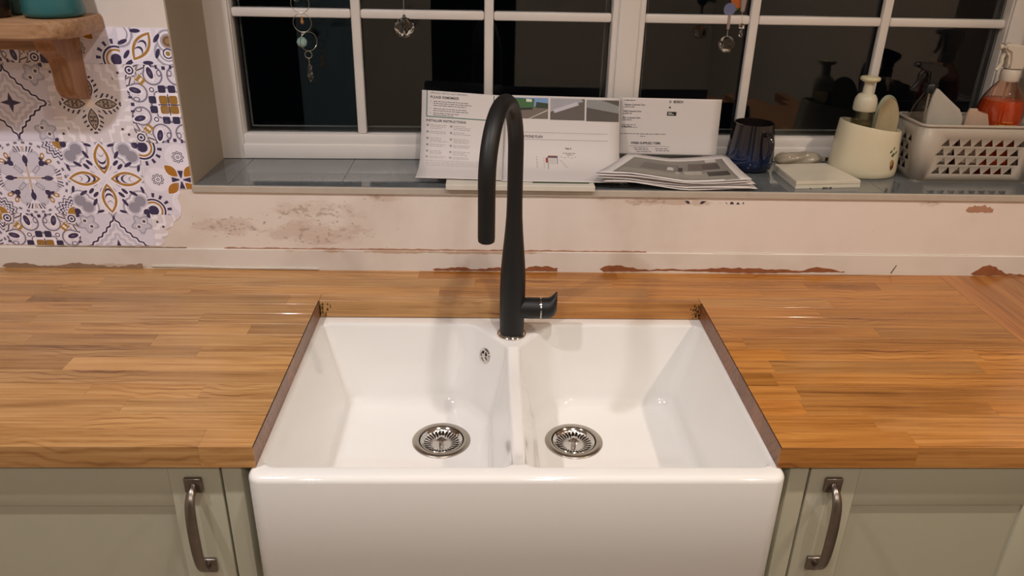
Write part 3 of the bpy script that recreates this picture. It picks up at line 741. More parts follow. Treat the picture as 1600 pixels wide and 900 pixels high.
canister('glass_jar', -.945, .550, [(.034, .001), (.040, .006), (.041, .03), (.041, .10), (.034, .118), (.034, .125)], glass('jar_glass', 'cfc0b0', .02), 'dark glass jar at the end of the shelf, filled with brown', 'jar',
         [('contents', [(.030, .004), (.036, .008), (.036, .085), (.02, .088)], P('brown_beans', '4a3226', .6, bump=1, nscale=60, vary=.3)), ('lid', [(.037, .124), (.038, .126), (.038, .142), (.03, .144)], P('jar_lid', '6a5a4c', .3, 1))])
canister('teal_pot', -.915, .612, [(.020, .001), (.023, .004), (.024, .05), (.023, .07), (.020, .072)], P('pale_teal', '6f9a98', .35), 'small pale teal pot squeezed behind the glass jar', 'pot',
         [('lid', [(.024, .0725), (.025, .076), (.012, .082), (.004, .084)], P('pale_teal', ''))])
canister('teal_bowl', -.842, .580, [(.044, .0008), (.050, .004), (.052, .010), (.050, .025), (.045, .055), (.042, .085), (.040, .088), (.038, .084), (.040, .05), (.03, .01)], P('teal_enamel', '2f6668', .3), 'teal tapered container near the rounded end of the shelf', 'container')

# ------------------------------------------------------------------ papers on the sill
PAPER = P('paper', 'dcd6d4', .75, vary=.012, nscale=8); INK = P('ink', '2c292c', .8); INKL = P('ink_faint', '8f898c', .8); GFRAME = P('green_print', '3f7268', .7)
class Sheet:
    """a sheet whose height runs along a bent profile in the (y, z) plane; u to the right, v down the sheet"""
    def __init__(s, x0, prof, rot=0, w=.2, skew=0):
        s.x0, s.rot, s.w = x0, rot, w; p = [Vector((0, a, b)) for a, b in prof]; s.p = smoothpts(p, 10); s.cum = [0]
        for a, b in zip(s.p, s.p[1:]): s.cum.append(s.cum[-1]+(b-a).length)
        s.H = s.cum[-1]
    vs, du, dv = 1.0, 0.0, 0.0
    def at(s, u, v, e=0):
        if e: u, v = u+s.du, v*s.vs+s.dv
        c, n = math.cos(s.rot), math.sin(s.rot); U, V = u*c-v*n*.4, v+u*n
        V_ = max(-.02, min(s.H*.9999, V)); k = 0
        while k < len(s.cum)-2 and s.cum[k+1] < V_: k += 1
        f = (V_-s.cum[k])/(s.cum[k+1]-s.cum[k]); q = s.p[k].lerp(s.p[k+1], f); d = (s.p[k+1]-s.p[k]).normalized(); nn = Vector((0, d.z, -d.y))
        return Vector((s.x0+U, q.y, q.z))+nn*e
    def mesh(s, u0, u1, v0, v1, nu=6, nv=34, e=0):
        bm = bmesh.new(); g = [[bm.verts.new(s.at(u0+(u1-u0)*i/nu, v0+(v1-v0)*j/nv, e)) for i in range(nu+1)] for j in range(nv+1)]
        for j in range(nv):
            for i in range(nu): bm.faces.new((g[j][i], g[j+1][i], g[j+1][i+1], g[j][i+1]))
        return bm
    def poly(s, bm, pts, e=.0005): quad(bm, [s.at(u, v, e) for u, v in pts])
    def rect(s, bm, u, v, w, h, e=.0005, n=1):
        for i in range(n): s.poly(bm, [(u+w*i/n, v), (u+w*i/n, v+h), (u+w*(i+1)/n, v+h), (u+w*(i+1)/n, v)], e)
    def words(s, bm, u, v, w, h=.0011, gap=.0016, seed=0):
        r = random.Random(seed*97+int(v*9000)+int(u*7000)); x = u
        while x < u+w-.002:
            k = min(r.uniform(.003, .011), u+w-x); s.rect(bm, x, v, k, h); x += k+gap
    def text(s, par, body, u, v, size, mat=INK, name='printed_text', bold=.0):
        cu = bpy.data.curves.new('txt', 'FONT'); cu.body = body; cu.size = size; cu.offset = bold; o = bpy.data.objects.new('txt', cu); COL.objects.link(o)
        dg = bpy.context.evaluated_depsgraph_get(); dg.update(); me = bpy.data.meshes.new_from_object(o.evaluated_get(dg))
        bpy.data.objects.remove(o); inv_ = par.matrix_world.inverted()
        for q in me.vertices: q.co = s.at(u+q.co.x, v-q.co.y, .0006)-par_loc(par)
        me.materials.clear(); return obj(name, me, mat, par)
def par_loc(o):
    l = Vector((0, 0, 0))
    while o: l = l+o.location; o = o.parent
    return l
def put_bm(name, bm, mat, par, thick=0):
    l = par_loc(par)
    for q in bm.verts: q.co -= l
    o = obj(name, bm, mat, par)
    if thick: m = o.modifiers.new('thick', 'SOLIDIFY'); m.thickness = thick; m.offset = 0
    for p_ in o.data.polygons: p_.use_smooth = thick > 0
    return o
# left sheet: instructions
S1 = Sheet(-.199, [(.832, .3575), (.812, .300), (.792, .250), (.772, .222), (.738, .2075), (.695, .2052), (.655, .2048)], .055)
p1 = empty('instruction_sheet', (-.10, .75, .2)); tag(p1, 'white printed instruction sheet with a green frame leaning on the window left of the tap', 'paper', 'printed papers on the sill')
put_bm('sheet', S1.mesh(0, .185, 0, S1.H-.012), PAPER, p1, .0004)
bm = bmesh.new()
S1.rect(bm, .0105, .0, .0020, .056); S1.rect(bm, .0105, .056, .152, .0020, n=4); S1.rect(bm, .1605, .002, .0020, .054)
put_bm('green_frame', bm, GFRAME, p1)
S1.text(p1, 'efficiency wall for easy reference.', .019, .0065, .0062, INKL); S1.text(p1, 'PLEASE REMEMBER', .019, .0165, .0078, bold=.00008)
bm = bmesh.new()
for v_, w_, dot_ in ((.0225, .080, 1), (.0270, .088, 0), (.0315, .074, 0), (.0385, .074, 1), (.0430, .078, 0), (.0485, .060, 1), (.0525, .045, 0)):
    S1.words(bm, .026, v_, w_, .0013, seed=1)
    if dot_: S1.rect(bm, .0195, v_, .0014, .0014)
put_bm('printed_lines', bm, P('ink_mid', '58535a', .8), p1)
S1.text(p1, 'INSTALLER INSTRUCTIONS', .0105, .0680, .0074, bold=.0001)
bm = bmesh.new(); b2 = bmesh.new()
for c_, (u_, n_) in enumerate(((.0125, 6), (.065, 6))):
    for k in range(n_):
        v_ = .074+k*.0145
        for a in ((0, 0, .0044, .0006), (0, .0038, .0044, .0006), (0, 0, .0006, .0044), (.0038, 0, .0006, .0044)): S1.rect(b2, u_+a[0], v_+a[1], a[2], a[3])
        S1.rect(b2, u_+.0012, v_+.0014, .002, .0016)
        for q in range(3 if k % 2 == 0 else 2): S1.words(bm, u_+.0075, v_+.0006+q*.0038, random.uniform(.026, .040), .0009, seed=3+c_)
for k in range(4): S1.words(bm, .014, .160+k*.006, .12, .0008, seed=8)
put_bm('printed_lines', bm, INKL, p1); put_bm('tick_boxes', b2, P('ink_mid', ''), p1)
# open brochure: photo page with plan, contact page
S2 = Sheet(-.022, [(.841, .3475), (.822, .300), (.802, .250), (.780, .221), (.745, .2055), (.700, .2033), (.650, .2032)], .012)
S3 = Sheet(.2475, [(.848, .3445), (.845, .300), (.841, .250), (.836, .2140)], .006)
p2 = empty('open_brochure', (.23, .76, .2)); tag(p2, 'open white brochure with photos and a floor plan leaning behind the tap', 'brochure', 'printed papers on the sill')
pgA = put_bm('page', S2.mesh(0, .270, 0, S2.H-.006, 10), PAPER, p2, .0004); pgB = put_bm('page', S3.mesh(0, .237, 0, S3.H-.002, 10), PAPER, p2, .0004)
ph = lambda n, c, **k: P(n, c, .6, **k)
S2.vs, S3.vs = 1.17, 1.10
def printed(sheet, rects, par, name):
    for (pts, m) in rects:
        bm = bmesh.new(); sheet.poly(bm, pts, .0006+.00004*printed.k); printed.k = (printed.k+1) % 12; put_bm(name, bm, m, par)
printed.k = 0
R_ = lambda u, v, w, h: [(u, v), (u, v+h), (u+w, v+h), (u+w, v)]
u0 = .012
printed(S2, [(R_(u0, .004, .095, .040), ph('photo_sky', '7fa0cf')), ([(u0, .030), (u0, .044), (u0+.095, .044), (u0+.095, .022), (u0+.06, .020)], ph('photo_road', '74695f')),
    ([(u0+.0, .013), (u0+.0, .026), (u0+.062, .023), (u0+.064, .006), (u0+.02, .005)], ph('photo_green', '3f6a3c')), ([(u0+.045, .006), (u0+.045, .012), (u0+.058, .012), (u0+.058, .007)], ph('photo_white', 'd5dad0')),
    ([(u0+.0, .026), (u0+.0, .030), (u0+.06, .0265), (u0+.06, .0225)], ph('photo_black', '24241f')), ([(u0+.05, .044), (u0+.054, .044), (u0+.094, .028), (u0+.094, .026)], ph('photo_line', 'c9c4bd')),
    ([(u0+.068, .012), (u0+.066, .023), (u0+.095, .024), (u0+.095, .014)], ph('photo_tree', '2f3f2c')),
    (R_(u0+.100, .004, .078, .041), ph('photo_floor', '625a55')), ([(u0+.100, .004), (u0+.100, .030), (u0+.175, .009), (u0+.170, .004)], ph('photo_cab', 'a7a5ac')), ([(u0+.106, .026), (u0+.110, .032), (u0+.165, .016), (u0+.160, .010)], ph('photo_cab2', 'c6c3cc')),
    (R_(u0+.182, .005, .074, .041), ph('photo_floor2', '57504c')), ([(u0+.182, .005), (u0+.182, .020), (u0+.256, .030), (u0+.256, .016), (u0+.215, .005)], ph('photo_units', '8f9190')), (R_(u0+.232, .005, .024, .012), ph('photo_blue', '5e76a8'))], p2, 'printed_photo')
S2.text(p2, 'INSTALLATIONS PLAN', .0235, .0805, .0072, bold=.0001)
S2.du, S2.dv = .024, .004; S2.text(p2, 'Visit A', .123, .0985, .0052, bold=.0001)
bm = bmesh.new(); S2.rect(bm, .0, .0665, .22, .0004, n=4); S2.rect(bm, .0, .080, .22, .0005, n=4)
for a in ((.1180, .1060, .028), (.126, .1095, .014)): S2.words(bm, *a, .0012, seed=5)
for k in range(6): S2.rect(bm, .058, .1155+k*.006, .0012, .0028); S2.rect(bm, .074, .118+k*.0055, .0008, .0030)
S2.rect(bm, .083, .114, .0007, .038); S2.rect(bm, .083, .114, .022, .0036); S2.rect(bm, .104, .116, .0012, .018)
for k in range(4): S2.rect(bm, .085, .120+k*.004, .016, .0005)
for k in range(5): S2.rect(bm, .112+k*.008, .1145+(k % 2)*.002, .004, .0008); S2.rect(bm, .110+k*.003, .124+k*.005, .006, .0006)
put_bm('plan_drawing', bm, P('ink_mid', ''), p2)['kind'] = 'stuff'
for q_ in ((.0785, .1175, .0045, .013), (.084, .1125, .022, .0014)):
    bm = bmesh.new(); S2.rect(bm, *q_); put_bm('plan_block', bm, ph('plan_red', 'a8433f'), p2)
S2.du = S2.dv = 0
for k, tx in enumerate(('Hisense Customer Care', 'Neff Customer Care', 'Elica Customer Care')):
    S3.text(p2, tx, .0135-.0012*k, .0155+k*.0135, .0048, bold=.00006)
bm = bmesh.new()
for k in range(5): S3.words(bm, .0165-.001*k, .0045+k*.0134, .021, .0015, seed=20+k); S3.rect(bm, .0130-.001*k, .0045+k*.0134, .0016, .0020)
for u_, v_, w_ in ((.010, .055, .034), (.010, .0600, .036), (.009, .0735, .105), (.055, .0785, .012)): S3.words(bm, u_, v_, w_, .0012, seed=31)
S3.rect(bm, .000, .004, .0004, .07); S3.rect(bm, .03, .0995, .095, .0006)
for u_, v_ in ((.042, .103), (.045, .1065), (.05, .1105), (.092, .104), (.094, .108)): S3.words(bm, u_, v_, .032, .0012, seed=40)
put_bm('printed_lines', bm, P('ink_mid', ''), p2)
bm = bmesh.new(); S3.rect(bm, .113, .0270, .0215, .0082); S3.rect(bm, .1165, .0165, .0036, .0036); put_bm('logo_mark', bm, P('ink_black', '2b2729', .7), p2)
bm = bmesh.new(); S3.rect(bm, .1155, .0290, .008, .0016, .0012); S3.rect(bm, .1155, .0318, .013, .0012, .0012); put_bm('logo_mark', bm, ph('photo_white', ''), p2)
bm = bmesh.new()
for k in range(12): a, b = 2*PI*k/12, 2*PI*(k+1)/12; S3.poly(bm, [(.1180+.0026*math.cos(a), .0065+.0026*math.sin(a)), (.1180+.0019*math.cos(a), .0065+.0019*math.sin(a)), (.1180+.0019*math.cos(b), .0065+.0019*math.sin(b)), (.1180+.0026*math.cos(b), .0065+.0026*math.sin(b))])
S3.rect(bm, .1172, .0048, .0005, .0034); S3.rect(bm, .1185, .0048, .0005, .0034); put_bm('logo_mark', bm, P('ink_mid', ''), p2)
S3.text(p2, 'BOSCH', .1255, .0088, .0068, bold=.00022); S3.text(p2, 'WREN SUPPLIED ITEMS', .034, .0955, .0068, bold=.00015)
# pad under the papers
obj_ = obj('notepad', box((-.157, -.070, 0), (.157, .070, .0115), .001, 1), P('pad_white', 'd9d3c6', .6), None, (.0185, .6995, ZS)); tag(obj_, 'thick white pad lying under the papers, jutting over the sill edge', 'notepad')
gc = obj('green_booklet', box((-.06, -.050, 0), (.06, .05, .0008)), P('green_cover', '2d4a2c', .5), None, (.105, .699, ZS+.0117)); tag(gc, 'thin dark green booklet, only its front edge showing on the white pad', 'booklet')
# pile of loose sheets right of the tap
corner = [(.178, .648), (.512, .645), (.505, .826), (.272, .792)]
def loose(k, z, rot, dx, dy, curl):
    bm = bmesh.new(); nu, nv = 14, 8; g = []
    for j in range(nv+1):
        r_ = []
        for i in range(nu+1):
            a, b = i/nu, j/nv
            p = Vector(corner[0]).lerp(Vector(corner[1]), a).lerp(Vector(corner[3]).lerp(Vector(corner[2]), a), b)
            c = Vector((.35, .735)); q = p-c; p = c+Vector((q.x*math.cos(rot)-q.y*math.sin(rot), q.x*math.sin(rot)+q.y*math.cos(rot)))+Vector((dx, dy))
            zz_ = z+curl*((a-.45)**2*1.2+(b-.3)**2*.8)+.0012*math.sin(a*9+k)*(1-b)+.0145*max(0, 1-max(0, p.x-.25)/.12)
            r_.append(bm.verts.new((p.x, p.y, zz_)))
        g.append(r_)
    for j in range(nv):
        for i in range(nu): bm.faces.new((g[j][i], g[j][i+1], g[j+1][i+1], g[j+1][i]))
    return bm, g
zs_ = [.1925, .1952, .1985, .2015, .2045, .2070]
for k, (rot, dx, dy, curl) in enumerate(((.02, .012, -.004, .008), (-.03, .004, .0, .010), (.035, -.004, .003, .010), (-.015, .010, .006, .012), (.01, -.008, .0, .014), (0, 0, .004, .018))):
    bm, g = loose(k, zs_[k], rot, dx, dy, curl); c0 = [(v.co.copy()) for r in g for v in r]
    t_ = empty('loose_sheet', (.35, .735, zs_[k]))
    if k < 5: tag(t_, ('lowest', 'second lowest', 'middle', 'third from top', 'second from top')[k]+' sheet in the paper pile under the kitchen picture, beside the mug', 'paper', 'loose sheets under the kitchen picture')
    else: tag(t_, 'top sheet of the paper pile, printed with a grey kitchen picture', 'paper', 'printed papers on the sill')
    put_bm('sheet', bm, PAPER, t_, .0004)
    if k == 5:
        def T(a, b, e=.0009):
            i, j = a*14, b*8; i0, j0 = min(13, int(i)), min(7, int(j)); f, h = i-i0, j-j0; G = lambda x, y: c0[y*15+x]
            return G(i0, j0).lerp(G(i0+1, j0), f).lerp(G(i0, j0+1).lerp(G(i0+1, j0+1), f), h)+Vector((0, 0, e))
        def area(a0, a1, b0, b1, m, e=.0009, n=10, sk=0):
            bm = bmesh.new()
            for q in range(n):
                for r in range(4):
                    f = lambda i, j: T(a0+(a1-a0)*i/n+sk*(b0+(b1-b0)*j/4), b0+(b1-b0)*j/4, e)
                    quad(bm, [f(q, r), f(q+1, r), f(q+1, r+1), f(q, r+1)])
            put_bm('printed_picture', bm, m, t_)
        area(.09, .93, .08, .86, ph('pic_wall', '8b8680', nscale=14, vary=.12)); area(.12, .91, .10, .34, ph('pic_floor', '9a958c'), .0012); area(.22, .52, .42, .70, ph('pic_cab', '77726c'), .0012)
        area(.43, .48, .46, .60, ph('pic_light', 'cfc9c4'), .0014, 2); area(.52, .555, .42, .60, ph('pic_dark', '3b3634'), .0014, 2); area(.50, .70, .30, .44, ph('pic_units', 'b3ada4'), .0013, 4)
        area(.60, .72, .48, .74, ph('pic_tall', '6b625c'), .0013, 3); area(.72, .86, .50, .72, ph('pic_dark2', '57504c'), .0013, 3); area(.74, .90, .22, .40, ph('pic_sofa', '4d4845'), .0014, 4); area(.76, .86, .76, .85, ph('pic_lamp', 'c9c4be'), .0013, 3)
        area(.83, .93, .03, .05, INK, .0009, 3)

# ------------------------------------------------------------------ things along the sill
t = MT('blue_glaze', .12, coat=.6); x, y, z = t.xyz(); nz = t.noise(t.scaled(t.coord(), (60, 60, 9)), 1, 4)
t.base(t.ramp(z*8.2+nz*.35-.12, [(.05, '101a36'), (.30, '182648'), (.55, '1c1d2b'), (.85, '1f1818')])); GLAZE = t.m
mug = empty('mug', (.5585, .822, ZS)); tag(mug, 'dark blue glazed stoneware mug beside the pile of papers', 'mug')
obj('body', lathe([(.040, 0), (.050, .006), (.0540, .020), (.0545, .032), (.0525, .055), (.0490, .080), (.0455, .104), (.0450, .1085), (.0430, .1085), (.0425, .104), (.046, .08), (.0495, .05), (.050, .03), (.046, .012), (.03, .007)], 44), GLAZE, mug, smooth=60)
ha = Vector((.276, -.961, 0)); hp = smoothpts([ha*.0455+Vector((0, 0, .090)), ha*.062+Vector((0, 0, .0925)), ha*.075+Vector((0, 0, .080)), ha*.076+Vector((0, 0, .058)), ha*.068+Vector((0, 0, .036)), ha*.052+Vector((0, 0, .022))], 6)
obj('handle', tube(hp, [.0062]*len(hp), 14), GLAZE, mug, smooth=60)
tl = empty('loose_tile', (.685, .735, ZS)); tag(tl, 'plain white ceramic tile lying in front of the cream pot', 'tile')
q4 = [(.6155, .666), (.7645, .682), (.739, .815), (.612, .799)]
bm = prism([(a-.685, b-.735) for a, b in q4], 'z', .0005, .0085); obj('tile', bm, P('tile_white', 'd8d1c0', .22), tl)
bm = prism([((a-.685)*.995, (b-.735)*.995) for a, b in q4], 'z', .0090, .0170); bmesh.ops.bevel(bm, geom=[e for e in bm.edges], offset=.0008, segments=2, affect='EDGES'); obj('glazed_face', bm, P('tile_white', ''), tl)
for k in range(7):
    a = random.random(); p = Vector((q4[0][0]+(q4[1][0]-q4[0][0])*a-.685, q4[0][1]+(q4[1][1]-q4[0][1])*a-.735, .001)); s_ = random.uniform(.001, .003)
    obj('chip', box((p.x-s_, p.y-.0004, .0004), (p.x+s_, p.y+.001, .0012+s_*.5)), P('chip_dark', '4d4237', .9), tl)
t = MT('ornament_glass', .08, trans=.45, ior=1.45, coat=.5); t.base(t.mix('b5ab98', 'd2c8b4', t.noise(t.scaled(t.coord(), (40, 14, 14)), 1, 3))); ORN = t.m
gl = empty('glass_ornament', (.688, .842, ZS)); tag(gl, 'clear twisted glass teardrop ornament lying behind the loose white tile', 'ornament')
bm = bmesh.new(); rings = []
prof = [(-.062, .004), (-.056, .010), (-.045, .0145), (-.030, .0155), (-.014, .0145), (-.004, .015), (.010, .0175), (.024, .0175), (.036, .0140), (.045, .009), (.052, .005), (.060, .0038)]
pp = smoothpts([(a, b, 0) for a, b in prof], 4)
for p in pp:
    rings.append([(p.x, p.y*(1+.10*math.cos(5*(2*PI*k/30)+p.x*110))*math.cos(2*PI*k/30), .0185+p.y*(1+.10*math.cos(5*(2*PI*k/30)+p.x*110))*math.sin(2*PI*k/30)) for k in range(30)])
loft(bm, rings, True, True); bmesh.ops.recalc_face_normals(bm, faces=bm.faces); obj('body', bm, ORN, gl, smooth=60)
obj('tip', lathe([(.0042, 0), (.0045, .003), (.0045, .010), (.003, .012)], 16), P('tip_brown', '5a4a3e', .35, 1), gl).matrix_local = Matrix.Translation((.058, 0, .0185)) @ Matrix.Rotation(PI/2, 4, 'Y')
# cream pot with slanting rim
pot = empty('utensil_pot', (.8165, .800, ZS)); tag(pot, 'cream ceramic pot with slanting rim and painted fruit, holding soap and sponge', 'pot')
bm = bmesh.new(); N = 48; rings = []
def pring(rx, ry, z, dx=0, tilt=0, n=N): return [(dx+rx*math.cos(2*PI*k/n), ry*math.copysign(abs(math.sin(2*PI*k/n))**.85, math.sin(2*PI*k/n)), z-tilt*math.cos(2*PI*k/n)) for k in range(n)]
for rx, ry, z, dx, tl_ in ((.070, .058, .0, 0, 0), (.0745, .062, .004, 0, 0), (.0755, .063, .015, 0, .000), (.0735, .061, .050, .0005, .003), (.0705, .058, .085, .0005, .007), (.0685, .056, .110, .001, .010), (.0675, .055, .1125, .001, .010), (.0645, .052, .1125, .001, .010), (.0635, .051, .108, .001, .010), (.066, .055, .05, 0, .003), (.066, .055, .012, 0, 0), (.03, .03, .009, 0, 0)):
    rings.append(pring(rx, ry, z, dx, tl_))
loft(bm, rings, True, True); bmesh.ops.recalc_face_normals(bm, faces=bm.faces); CREAM = P('cream_glaze', 'd6cdb2', .18, vary=.02, coat=.3); obj('body', bm, CREAM, pot, smooth=60)
def pot_patch(name, pts, mat, e=.0007):
    # pts: (angle, height) polygon laid on the pot's side
    bm = bmesh.new(); f = []
    for a, h in pts:
        k = h/.1; rx, ry = .0755-.0055*k+e, .063-.0060*k+e; s, c = math.sin(a), math.cos(a)
        f.append((rx*c, ry*math.copysign(abs(s)**.85, s), h-.009*k*c))
    cen = Vector((0, 0, 0))
    for p in f: cen += Vector(p)/len(f)
    k0 = cen.xy.length; m = sum(Vector(p).xy.length for p in f)/len(f); cen.x *= m/k0; cen.y *= m/k0
    cv = bm.verts.new(cen+Vector((cen.x, cen.y, 0)).normalized()*.0012); vs = [bm.verts.new(p) for p in f]
    for i in range(len(vs)): bm.faces.new((cv, vs[i], vs[(i+1) % len(vs)]))
    obj(name, bm, mat, pot)
A0 = -.95
pot_patch('painted_fruit', [(A0+.15*math.cos(2*PI*k/16), .036+.017*math.sin(2*PI*k/16)) for k in range(16)], P('fruit_red', '6e3226', .3, vary=.2))
pot_patch('painted_fruit', [(A0-.05+.06*math.cos(2*PI*k/12), .040+.008*math.sin(2*PI*k/12)) for k in range(12)], P('fruit_ochre', 'a8803c', .3), .0022)
for a, h, w_, hh in ((A0-.02, .058, .10, .010), (A0+.12, .064, .07, .006), (A0-.13, .066, .06, .008), (A0-.02, .074, .04, .007)):
    pot_patch('painted_leaf', [(a-w_, h-.002), (a, h-hh*.4), (a+w_, h+.003), (a, h+hh*.6)], P('leaf_green', '4c5a30', .3), .0012)
sb = empty('soap_dispenser', (.795, .800, ZS+.0095)); sb.scale.z = .953; tag(sb, 'clear foaming soap bottle with a pale pump top, standing in the cream pot', 'soap bottle')
obj('bottle', lathe(shell([(.021, 0), (.0235, .004), (.0238, .06), (.0238, .122), (.0222, .134), (.0218, .141)]), 32), glass('soap_plastic', 'cfcbae', .12), sb, smooth=60)
obj('soap', lathe([(.019, .003), (.0218, .006), (.0218, .112), (.01, .113)], 28), P('soap_liquid', '9a956e', .25), sb, smooth=60)
FROST = P('frosted_plastic', 'c9c4ae', .35, vary=.02)
obj('collar', lathe([(.0238, .1415), (.0247, .143), (.0247, .160), (.0232, .170), (.0185, .178), (.0128, .181)], 36), FROST, sb, smooth=40)
obj('pump_neck', lathe([(.0118, .181), (.0112, .185), (.0105, .207)], 28), FROST, sb, smooth=60)
obj('pump_head', lathe([(.0105, .206), (.013, .207), (.0205, .211), (.0218, .215), (.0200, .2185), (.010, .2205), (.001, .221)], 36), P('pump_cream', 'cfc8a4', .35), sb, smooth=50)
# sponge tucked behind the bottle
sg = empty('sponge', (.848, .800, ZS+.02)); tag(sg, 'folded cream sponge cloth with a grey-green edge, in the cream pot', 'sponge')
bm = bmesh.new(); rings = []
arc = [(-.032+.002, -.002), (-.030, .05), (-.028, .100), (-.024, .132), (-.012, .152), (.004, .153), (.018, .143), (.028, .122), (.032, .100), (.031, .05), (.022, -.002)]
ap = smoothpts([(a, 0, b) for a, b in arc], 4)
for th, kk in ((-.008, .96), (-.0095, 1.0), (.0, 1.0), (.0075, .99), (.009, .94)):
    rings.append([(p.x*kk, th+.010*math.sin(p.x*45), p.z*(.98+.02*kk)) for p in ap])
loft(bm, rings, True, True); bmesh.ops.recalc_face_normals(bm, faces=bm.faces); obj('foam', bm, P('sponge_cream', 'b6a888', .9, bump=.7, nscale=50, vary=.1), sg, smooth=60)
obj('edging', tube([Vector((p.x*1.01, .003+.010*math.sin(p.x*45), p.z*1.006)) for p in ap[6:34]], .0036, 10), P('sponge_edge', '8f9584', .9, bump=.5), sg, smooth=60)
# plastic basket with triangular holes
bk = empty('storage_basket', (1.041, .790, ZS)); tag(bk, 'taupe plastic basket pierced with rows of small triangles, holding cleaning bottles', 'basket')
BX, BY, BH, IN = .142, .0655, .128, .007
tc = [(-BX, -BY, .022), (BX, -BY, .022), (BX, BY, .022), (-BX, BY, .022)]
def wallpt(side, s, h):
    """side 0 front,1 right,2 back,3 left; s distance along from the side's first corner"""
    k = (1-h)*IN; hx, hy = BX-k, BY-k
    L = 2*(BX if side % 2 == 0 else BY); f = s/L*2-1; fx = f*((hx if side % 2 == 0 else hy)/(BX if side % 2 == 0 else BY))
    a = fx*(BX if side % 2 == 0 else BY)
    return {0: (a, -hy), 1: (hx, a), 2: (-a, hy), 3: (-hx, -a)}[side]+(.002+h*(BH-.002),)
bm = bmesh.new(); RC = .022
for side in range(4):
    L = 2*(BX if side % 2 == 0 else BY); b2 = bmesh.new(); hl = []
    outer = [b2.verts.new((s, h, 0)) for s, h in ((RC, 0), (L-RC, 0), (L-RC, 1), (RC, 1))]
    pit = .0247; n = int((L-2*RC-.02)/pit); st = (L-n*pit)/2
    for r in range(4):
        h0 = (.0175+.0216*r)/BH; h1 = h0+.0172/BH
        for k in range(n):
            s0 = st+k*pit+(-.004 if r % 2 == 0 else .004)
            hl.append([b2.verts.new(p) for p in ((s0+.000, h0, 0), (s0+.0212, h0, 0), (s0+.0150, h1, 0))])
    fill_holes(b2, outer, hl, 0)
    mp = {v: bm.verts.new(wallpt(side, v.co.x, v.co.y)) for v in b2.verts}
    for f in b2.faces: bm.faces.new([mp[v] for v in f.verts])
    b2.free()
    # rounded corner after this side
    nx = (side+1) % 4; Ln = 2*(BX if nx % 2 == 0 else BY); cols = []
    for q in range(7):
        col_ = []
        for h in (0, 1):
            p = Vector(wallpt(side, L-RC, h)); c = Vector(wallpt(nx, RC, h)); cr = Vector(wallpt(side, L, h))
            t_ = q/6; a, b = p.lerp(cr, t_), cr.lerp(c, t_); m_ = a.lerp(b, t_); col_.append(bm.verts.new(m_))
        cols.append(col_)
    for a, b in zip(cols, cols[1:]): bm.faces.new((a[0], b[0], b[1], a[1]))
bmesh.ops.remove_doubles(bm, verts=bm.verts, dist=.0002)
TAUPE = P('taupe_plastic', 'b0a79b', .4, vary=.02); o = obj('walls', bm, TAUPE, bk, smooth=40); m = o.modifiers.new('thick', 'SOLIDIFY'); m.thickness = .0022; m.offset = -1
loop = []
for side in range(4):
    L = 2*(BX if side % 2 == 0 else BY); nx = (side+1) % 4
    loop += [Vector(wallpt(side, RC+(L-2*RC)*k/6, 1)) for k in range(7)]
    p, c, cr = Vector(wallpt(side, L-RC, 1)), Vector(wallpt(nx, RC, 1)), Vector(wallpt(side, L, 1))
    loop += [p.lerp(cr, q/6).lerp(cr.lerp(c, q/6), q/6) for q in range(1, 6)]
obj('rim', tube(loop, .0032, 10, closed=True), TAUPE, bk, smooth=60)
obj('base', prism([tuple(p) for p in rpoly(inset([(a, b, .022) for a, b, _ in tc], IN+.001), 6)], 'z', .0005, .003), TAUPE, bk)
# black-topped spray bottle
def trigger(par, z, mat, flip, big=1.0, collar=.015):
    obj('collar', lathe([(collar, z), (collar, z+.017), (collar*.85, z+.020)], 28), mat, par, smooth=40)
    s = -1 if flip else 1
    pr2 = [(-.012, .018), (.012, .018), (.014, .034), (.026, .040), (.029, .050), (.022, .056), (-.010, .066), (-.040, .067), (-.042, .057), (-.030, .050), (-.014, .044)]
    bm = prism([(s*a*big, z+b*big) for a, b in pr2], 'y', -.0095, .0095); bmesh.ops.bevel(bm, geom=list(bm.edges), offset=.003, segments=2, affect='EDGES'); obj('head', bm, mat, par, smooth=50)
    obj('nozzle', tube([(s*-.041*big, 0, z+.061*big), (s*-.047*big, 0, z+.061*big)], .006*big, 16), mat, par, smooth=40)
    tp = smoothpts([(s*-.022*big, 0, z+.050*big), (s*-.030*big, 0, z+.038*big), (s*-.030*big, 0, z+.024*big), (s*-.040*big, 0, z+.008*big)], 4)
    obj('trigger', tube(tp, [.005]*len(tp), 10), mat, par, smooth=60)
s1 = empty('spray_bottle', (.9430, .815, ZS+.0035)); tag(s1, 'clear spray bottle with black trigger head, left in the basket', 'spray bottle', 'spray bottles in the basket')
CLEAR = glass('clear_plastic', 'f1eee8', .02)
obj('bottle', lathe(shell([(.028, 0), (.0325, .004), (.0335, .03), (.0335, .095), (.0345, .125), (.029, .150), (.0195, .168), (.0135, .176), (.0125, .184)]), 36), CLEAR, s1, smooth=60)
obj('liquid', lathe([(.026, .002), (.0305, .006), (.0320, .03), (.0320, .060), (.02, .0605)], 32), glass('thin_liquid', 'd8cfc0', 0, 1.33), s1, smooth=60)
obj('dip_tube', tube([(0, 0, .02), (.003, 0, .1), (0, 0, .182)], .0022, 8), FROST, s1)
trigger(s1, .180, P('spray_black', '141416', .35), False)
s2 = empty('spray_bottle', (1.103, .795, ZS+.0035)); tag(s2, 'spray bottle of orange cleaner with white trigger head, right in the basket', 'spray bottle', 'spray bottles in the basket')
obj('bottle', lathe(shell([(.040, 0), (.0475, .005), (.0490, .03), (.0490, .12), (.0475, .150), (.041, .175), (.030, .195), (.020, .208), (.0165, .216)]), 40), glass('orange_bottle', 'ffe9dc', .02), s2, smooth=60)
